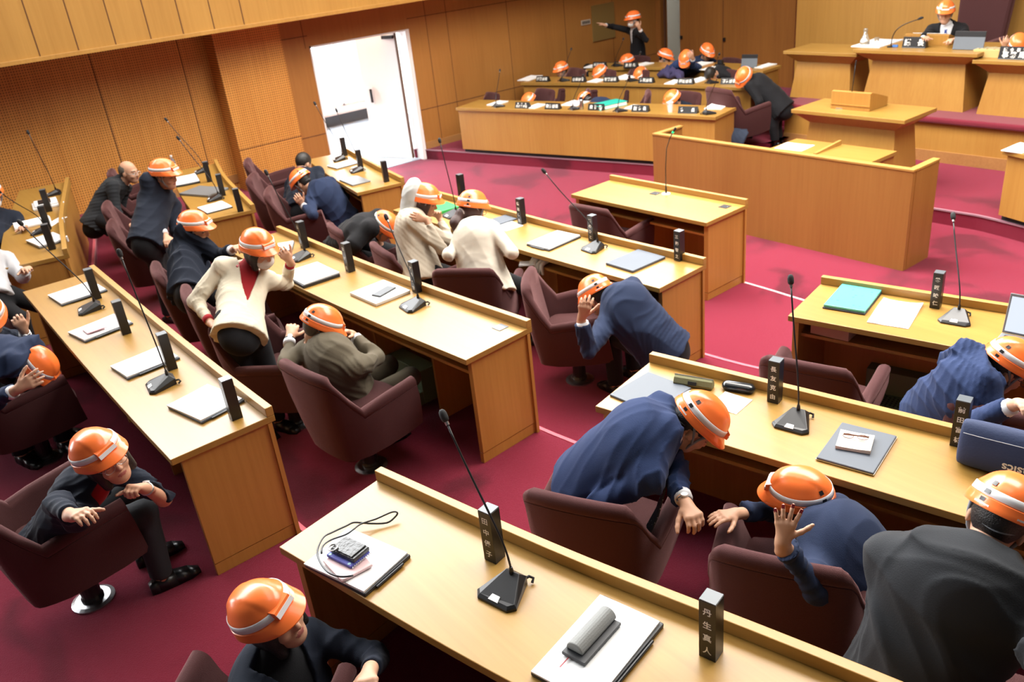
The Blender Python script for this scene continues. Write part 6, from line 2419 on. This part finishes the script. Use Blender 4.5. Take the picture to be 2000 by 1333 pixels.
# ------------------------------------------------------------------ the people, nearest first
NV = 0.0055
GP = 'council members taking cover'
r, i = person('person in a dark jacket crouching at the foremost desk, face towards the camera', (533, 1212, 1.25), 66, -14, 14,
              neck=((535, 1285), 'f'), hip=(0.08, 0.04, -0.44), ch=66, zf=F4, jacket=DARK, hair='bob', vox=NV, female=True, group=GP, opened=True, shirt=BLACKC, collar=False, cuffs=False, back_fit=1.2, crumple=0.014,
              L=dict(el=(735, 1285), es='n', wr=(722, 1312), ws='n', tip=(712, 1350), ts='n', curl=0.5, n='up'),
              R=dict(el=(470, 1400), es='n', wr=(560, 1440), ws='n'), seed=3, strap=False)
pin(r, i, 0.075, 0.13)
r, i = person('person with glasses biting a fist under the left rear desk, silver watch', (205, 900, 1.38), 76, -6, 15,
              neck=((190, 945), 'f'), hip=(-0.28, -0.20, -0.34), ch=30, lh=2, trousers=CHARCOAL, zf=F4, jacket=DARK, hair='bob', vox=NV, female=True, group=GP, glasses=1, opened=True, shirt=REDC, collar=False, cuffs=False,
              L=dict(el=(320, 975), es='n', wr=(285, 955), ws='n', tip=(238, 950), ts='n', curl=0.85, n='up', watch=1),
              R=dict(el=(112, 985), es='n', wr=(140, 1008), ws='n', tip=(172, 1000), curl=0.4, n='up'), seed=4, strap=False)
r, i = person('person in navy bowed down with both hands on a helmet in the rear left row', (62, 722, 1.16), 34, 66, 0,
              neck=((22, 712), 'n'), hip=((-85, 700), 1.2), ch=36, zf=F4, jacket=NAVY, vox=0.007, group=GP,
              R=dict(el=(-20, 790), es='n', wr=(33, 762), ws='n', tip=(78, 735), ts='n', curl=0.15, n='cam', spread=.3), seed=5)
r, i = person('person in navy raising a thumb at the frame edge of the rear left row', (-20, 620, 1.28), 95, 30, 0,
              neck=((-15, 655), 'f'), hip=((-10, 760), 'n'), ch=70, zf=F4, jacket=DARK, vox=0.007, group=GP,
              L=dict(el=(55, 690), es='n', wr=(48, 648), ws='n', tip=(30, 618), ts='n', curl=0.7, n='cam', watch=1),
              R=dict(el=(-30, 740), es='n', wr=(-12, 690), ws='n', tip=(5, 668), curl=0.5, n='cam'), seed=6)
r, i = person('person in a dark jacket and mask cut by the frame edge at the wall end', (-16, 384, 1.50), 100, 10, 0,
              neck=((-14, 412), 'f'), hip=((-10, 480), 'n'), ch=60, zf=F4, jacket=DARK, vox=0.010, group=GP, mask=True, seed=7)
r, i = person('person in a pale grey jacket cut by the frame edge at the rear left desk', (-45, 462, 1.50), 60, 10, 0,
              neck=((-40, 490), 'f'), hip=((-20, 570), 'n'), ch=50, zf=F4, jacket=PALEC, vox=0.010, group=GP, seed=8)
r, i = person('bareheaded greying person in a charcoal suit and glasses leaning forward by the wall', (252, 337, 1.36), 52, 8, 0,
              neck=((238, 358), 'f'), hip=((195, 428), 0.92), ch=48, zf=F3, jacket=CHARCOAL, hair='receding', hairmat=HAIR_GREY, helmet=False, vox=0.008, group=GP, glasses=1,
              R=dict(el=(228, 420), es='n', wr=(255, 440), ws='n'), seed=9)
r, i = person('person in a navy suit half standing, hand on hip, at the wall row', (322, 345, 1.62), 52, 8, 0,
              neck=((318, 368), 'f'), hip=((292, 462), 'n'), hip_len=0.52, ch=50, zf=F3, jacket=DARK, hairmat=HAIR_GREY, vox=0.008, group=GP, stand=True,
              R=dict(el=(300, 425), es='n', wr=(324, 462), ws='n', tip=(330, 478), curl=0.4, n='cam'), seed=10)
r, i = person('person in a dark suit and helmet stretching an arm to the desk corner', (382, 450, 1.42), 48, 10, 0,
              neck=((378, 474), 'f'), hip=((372, 560), 'n'), ch=30, zf=F3, jacket=DARK, vox=0.008, group=GP,
              R=dict(el=(425, 500), es='n', wr=(457, 487), ws='n', tip=(468, 478), curl=0.6, n='up'), seed=11)
r, i = person('person in a cream jacket and white mask holding the visor of the helmet', (506, 492, 1.53), 78, 12, 0,
              neck=((482, 522), 'f'), hip=((470, 632), 'n'), ch=68, zf=F3, jacket=CREAM, hair='bob', female=True, vox=NV, group=GP, mask=True, opened=True, shirt=REDC, collar=False, stand=True,
              L=dict(el=(560, 556), es='f', wr=(567, 512), ws='n', tip=(546, 486), ts='n', curl=0.45, n='cam'),
              R=dict(el=(382, 590), es='n', wr=(412, 632), ws='n', tip=(432, 640), curl=0.5), seed=12, crumple=0.024)
pin(r, i, 0.10, 0.13, mt=mat('red_badge', (0.35, 0.02, 0.03), 0.4))
r, i = person('person in an olive jacket crouching with hands on the helmet', (624, 645, 1.20), 18, 38, 0,
              neck=((652, 676), 'n'), hip=((690, 778), 0.70), ch=0, zf=F3, jacket=OLIVE, trousers=OLIVE, hairmat=HAIR_GREY, vox=0.006, group=GP,
              L=dict(el=(562, 712), es='n', wr=(566, 662), ws='f', tip=(574, 625), ts='f', curl=0.35, n='cam', watch=2),
              R=dict(el=(735, 700), es='f', wr=(690, 655), ws='f', tip=(660, 640), curl=0.35), seed=13, back_fit=1.28, shw=0.215)
r, i = person('bareheaded black haired person crouching behind the door side desk', (593, 320, 1.12), -20, 35, 0,
              neck=((596, 342), 'n'), hip=((588, 400), 'n'), ch=-10, zf=F2, jacket=DARK, helmet=False, vox=0.009, group=GP, seed=14)
r, i = person('person in navy and helmet bent low beside the door side desk', (592, 358, 1.08), -118, 42, 0,
              neck=((618, 368), 'n'), hip=((668, 428), 0.64), ch=-105, zf=F2, jacket=NAVY, vox=0.008, group=GP, back_fit=1.12,
              L=dict(el=(612, 420), es='n', wr=(590, 400), ws='f', tip=(580, 385), curl=0.4, n='cam'), seed=15)
r, i = person('half hidden person in black left of the hooded woman', (748, 446, 1.06), 45, 48, 10,
              neck=((722, 448), 'n'), hip=((672, 480), 0.85), ch=40, zf=F2, jacket=BLACKC, vox=0.009, group=GP, seed=16)
r, i = person('person with a pale grey hood behind the helmet and beige coat', (828, 396, 1.36), 44, 18, 0,
              neck=((812, 425), 'n'), hip=((822, 520), 0.92), ch=40, zf=F2, jacket=BEIGE, hair='bob', hairmat=HAIR_BROWN, female=True, vox=0.0065, group=GP, collar=False, back_fit=1.22,
              R=dict(el=(862, 486), es='n', wr=(832, 428), ws='n', tip=(800, 420), ts='n', curl=0.35, n='cam'),
              L=dict(el=(880, 470), es='f', wr=(858, 425), ws='f', tip=(850, 405)), seed=17, crumple=0.022, cuffs=False)
G = Field()
hcx, HRX = i['hc'], i['HR']
Wx = lambda x, y, z: hcx + HRX @ np.array([x, y, z])
G.add(ell(Wx(0, -0.10, 0.035), HRX, (0.118, 0.085, 0.155)))
G.add(ell(Wx(0, -0.09, -0.08), HRX, (0.125, 0.085, 0.08)), 0.05)
G.post.append(folds(0.035, 77))
field_object('hood', G, 0.008, HOOD, r, i['org'])
r, i = person('ponytailed person in an ivory knit sweater seen from behind', (922, 412, 1.36), -8, 22, 0,
              neck=((932, 446), 'n'), hip=((948, 548), 0.90), ch=-6, zf=F2, jacket=SWEATER, hair='tail', hairmat=HAIR_BROWN, female=True, vox=0.0065, group=GP, collar=False, glasses=2,
              R=dict(el=(1000, 494), es='n', wr=(985, 490), ws='f', tip=(960, 480), curl=0.5),
              L=dict(el=(876, 498), es='n', wr=(895, 490), ws='f', tip=(905, 480)), seed=18, crumple=0.015, back_fit=1.32, cuffs=False)
r, i = person('person in navy kneeling, hand on helmet, below the charcoal folder', (1168, 582, 0.98), -95, 40, 0,
              neck=((1196, 588), 'n'), hip=((1285, 672), 0.70), ch=-88, zf=F2, jacket=NAVY, vox=0.006, group=GP, back_fit=1.15,
              L=dict(el=(1150, 690), es='n', wr=(1136, 622), ws='n', tip=(1146, 585), ts='n', curl=0.3, n='cam', spread=.2),
              R=dict(el=(1260, 580), es='f', wr=(1200, 560), ws='f'), seed=19)
r, i = person('person in a blue suit and dotted tie bending over the second desk', (1352, 832, 1.30), 42, 52, 0,
              neck=((1298, 850), 'n'), hip=((1168, 935), 1.0), ch=40, zf=F3, jacket=NAVY_L, trousers=NAVY, vox=NV, group=GP, stand=True, back_fit=1.12, bulge=0.06,
              R=dict(el=(1172, 985), es='f', wr=(1200, 1050), ws='f'),
              L=dict(el=(1316, 925), es='f', wr=(1338, 982), ws='n', tip=(1368, 1030), ts='n', curl=0.55, n='up', watch=1), seed=20)
# necktie hanging free from the collar of the bending man
b = MB()
pts = [np.array(v) - i['org'] for v in (P(1303, 888, 1.24), P(1296, 955, 1.10), P(1283, 1000, 1.00), P(1264, 1038, 0.92))]
for (a, wa), (c2, wc) in zip(list(zip(pts, (0.014, 0.02, 0.03, 0.040)))[:-1], list(zip(pts, (0.014, 0.02, 0.03, 0.040)))[1:]):
    rr = np.array([0.75, -0.66, 0]); ff = np.array([0.66, 0.75, 0]) * 0.006
    b.hull([a - rr * wa, a + rr * wa, a + rr * wa + ff, a - rr * wa + ff], [c2 - rr * wc, c2 + rr * wc, c2 + rr * wc + ff, c2 - rr * wc + ff])
TIE = mat('dotted_tie', (0.012, 0.013, 0.018), 0.6)
n, l = nodes(TIE)
vo = n.new('ShaderNodeTexVoronoi'); vo.inputs['Scale'].default_value = 55; vo.inputs['Randomness'].default_value = 0.0
tc = n.new('ShaderNodeTexCoord'); l.new(tc.outputs['Object'], vo.inputs['Vector'])
rp = n.new('ShaderNodeValToRGB'); rp.color_ramp.interpolation = 'CONSTANT'
rp.color_ramp.elements[0].color = (0.5, 0.5, 0.52, 1); rp.color_ramp.elements[1].position = 0.12; rp.color_ramp.elements[1].color = (0.012, 0.013, 0.018, 1)
l.new(vo.outputs['Distance'], rp.inputs['Fac']); l.new(rp.outputs['Color'], n['Principled BSDF'].inputs['Base Color'])
b.build('necktie', TIE, r)
r, i = person('person in navy covering the side of the helmet with a hand, red nails', (1562, 980, 1.05), -112, 6, -6,
              neck=((1592, 1030), 'n'), hip=(0.27, 0.12, -0.30), ch=-100, zf=F3, jacket=NAVY, hair='long', hairmat=HAIR_BROWN, female=True, vox=0.0045, group=GP, collar=False, bulge=.06,
              L=dict(el=(1592, 1150), es='n', wr=(1528, 1062), ws='n', tip=(1540, 985), ts='n', curl=0.05, spread=0.8, thumb=1.0, n='cam', nails=1, hs=0.88),
              R=dict(el=(1515, 1000), es='f', wr=(1440, 1004), ws='n', tip=(1385, 1012), ts='n', curl=0.15, n='up'), seed=21, cuffs=False, crumple=0.03, back_fit=1.12)
r, i = person('broad person in a charcoal suit and helmet seen from behind at the frame corner', (1948, 1020, 1.50), -18, 34, 14,
              neck=((1900, 1088), 'n'), hip=((1790, 1330), 1.0), ch=-22, zf=F3, jacket=CHARCOAL, vox=NV, group=GP, stand=True, back_fit=1.25, shw=0.22, shd=0.10,
              R=dict(el=(2040, 1300), es='n', wr=(2080, 1200), ws='f'),
              L=dict(el=(1735, 1230), es='f', wr=(1800, 1150), ws='f'), seed=22, crumple=0.04)
r, i = person('person in a blue suit crouching at the laptop desk, helmet at the frame edge', (1962, 722, 1.16), 48, 36, 0,
              neck=((1925, 748), 'n'), hip=((1838, 812), 0.80), ch=35, zf=F2, jacket=NAVY_L, trousers=NAVY, vox=0.006, group=GP, back_fit=1.12, glasses=2,
              R=dict(el=(1900, 830), es='n', wr=(1985, 790), ws='n', tip=(2020, 790), n='up'), seed=23)

# rostrum and executive seats, far side of the hall
GE = 'officials at the executive counters and rostrum'
FV = 0.014
DK = dict(legs=False, vox=FV, face=False, group=GE, crumple=0.03)
r, i = person('chairman in a black suit, blue tie and helmet reading at the rostrum', (1846, 27, ('y', 11.5)), 155, 8, 0, neck=((1851, 50), 'f'), hip=(-0.02, 0.10, -0.46), ch=170, zf=ROS, jacket=BLACKC,
              opened=True, tie=mat('blue_tie', (0.02, 0.05, 0.22), 0.5), **{**DK, 'vox': 0.009},
              R=dict(el=(1806, 72), es='n', wr=(1802, 76), ws='n', tip=(1812, 70), curl=.5, n='up'),
              L=dict(el=(1884, 78), es='n', wr=(1866, 78), ws='n', tip=(1850, 78), curl=.5, n='up'), seed=30)
pin(r, i, 0.10, 0.13)
r, i = person('person at the rostrum edge holding the visor of a helmet', (1987, 92, ('y', 11.35)), 150, 40, 0, hip=(0.02, 0.15, -0.42), ch=165, zf=ROS, jacket=NAVY, **DK,
              R=dict(el=(1966, 112), es='n', wr=(1962, 92), ws='n', tip=(1967, 74), curl=.4, n='cam'), seed=31)
r, i = person('standing masked person in black pointing along the wall', (1237, 40, ('y', 11.35)), 205, 6, 0, neck=((1238, 56), 'f'), hip=(-0.0, 0.06, -0.52), ch=200, zf=GOV3, jacket=BLACKC,
              mask=True, opened=True, female=True, **{**DK, 'vox': 0.010, 'legs': True}, stand=True,
              R=dict(el=(1196, 52), es='n', wr=(1181, 49), ws='n', tip=(1160, 41), curl=.05, n='up'),
              L=dict(el=(1262, 78), es='n', wr=(1249, 56), ws='n', tip=(1242, 42), curl=.4, n='cam'), seed=32)
for lab, head, hh, hp, hip, ch, jk, extra in (
        ('person with only helmet showing behind the rear counter below the pointing one', (1226, 124, ('y', 11.05)), 200, 18, (0, .1, -.42), 180, BLACKC, {}),
        ('person whose helmet shows behind the leaning blue jacketed one', (1298, 114, ('y', 11.3)), 60, 25, (-.05, .1, -.42), 90, DARK, {}),
        ('person in a dark suit and glasses with helmet bowing at the rear counter', (1380, 104, ('y', 11.5)), 105, 30, (-.22, .05, -.40), 110, NAVY, {'glasses': 2}),
        ('person with helmet just above the wall end of the middle counter', (1097, 139, ('y', 9.95)), 185, 12, (0, .1, -.42), 180, BLACKC, {}),
        ('person whose tilted helmet hides a name stand at the middle counter', (1175, 146, ('y', 10.1)), 205, 35, (0, .12, -.40), 180, DARK, {}),
        ('person with half a helmet showing under the purple bundle', (1253, 150, ('y', 10.35)), 180, 40, (0, .12, -.40), 180, DARK, {}),
        ('person with low helmet at the far end of the front counter', (1036, 201, ('y', 8.75)), 200, 40, (-.1, .1, -.38), 190, DARK, {}),
        ('person with tilted helmet behind the white cup', (1316, 198, ('y', 9.3)), 200, 40, (0, .15, -.38), 180, DARK, {})):
    person(lab, head, hh, hp, 0, hip=hip, ch=ch, zf=DAIS, jacket=jk, seed=len(lab), **DK, **extra)
r, i = person('person in dark blue leaning on the middle counter with an arm over the helmet', (1341, 118, ('y', 10.55)), 160, 45, 0, hip=(-0.42, .10, -0.22), ch=140, zf=GOV2, jacket=NAVY_L, **{**DK, 'vox': .011},
              L=dict(el=(1352, 128), es='n', wr=(1353, 114), ws='n', tip=(1345, 106), curl=.3, n='cam'), seed=40)
r, i = person('person in black bending beside the end of the middle counter', (1455, 152, ('y', 10.05)), 200, 55, -20, hip=(0.38, 0.12, -0.34), ch=-110, zf=DAIS, jacket=BLACKC, **{**DK, 'vox': .012, 'legs': True}, back_fit=1.15, stand=True, seed=41)
r, i = person('person with a navy back bowed next to the green binder', (1146, 200, ('y', 8.95)), -100, 60, 0, hip=(0.46, 0.0, -0.10), ch=-95, zf=DAIS, jacket=NAVY, **DK, back_fit=1.1, seed=42)
r, i = person('person in dark denim half hidden beside the turned chair', (1384, 250, ('y', 9.3)), -60, 60, 0, hip=(0.22, 0.20, -0.10), ch=-40, zf=DAIS, jacket=cloth('denim', (0.03, 0.04, 0.065)), helmet=False, **DK, back_fit=1.0, seed=43)
r, i = person('person with a black back bowed low at the rear counter by the wall', (1150, 138, ('y', 11.0)), -90, 70, 0, hip=(0.45, 0.05, 0.04), ch=-90, zf=GOV3, jacket=BLACKC, helmet=False, **DK, seed=44)
r, i = person('bareheaded black haired person bowed at the middle counter', (1389, 146, ('y', 10.5)), 180, 75, 0, hip=(0.0, 0.36, -0.22), ch=180, zf=GOV2, jacket=BLACKC, helmet=False, **DK, seed=45)
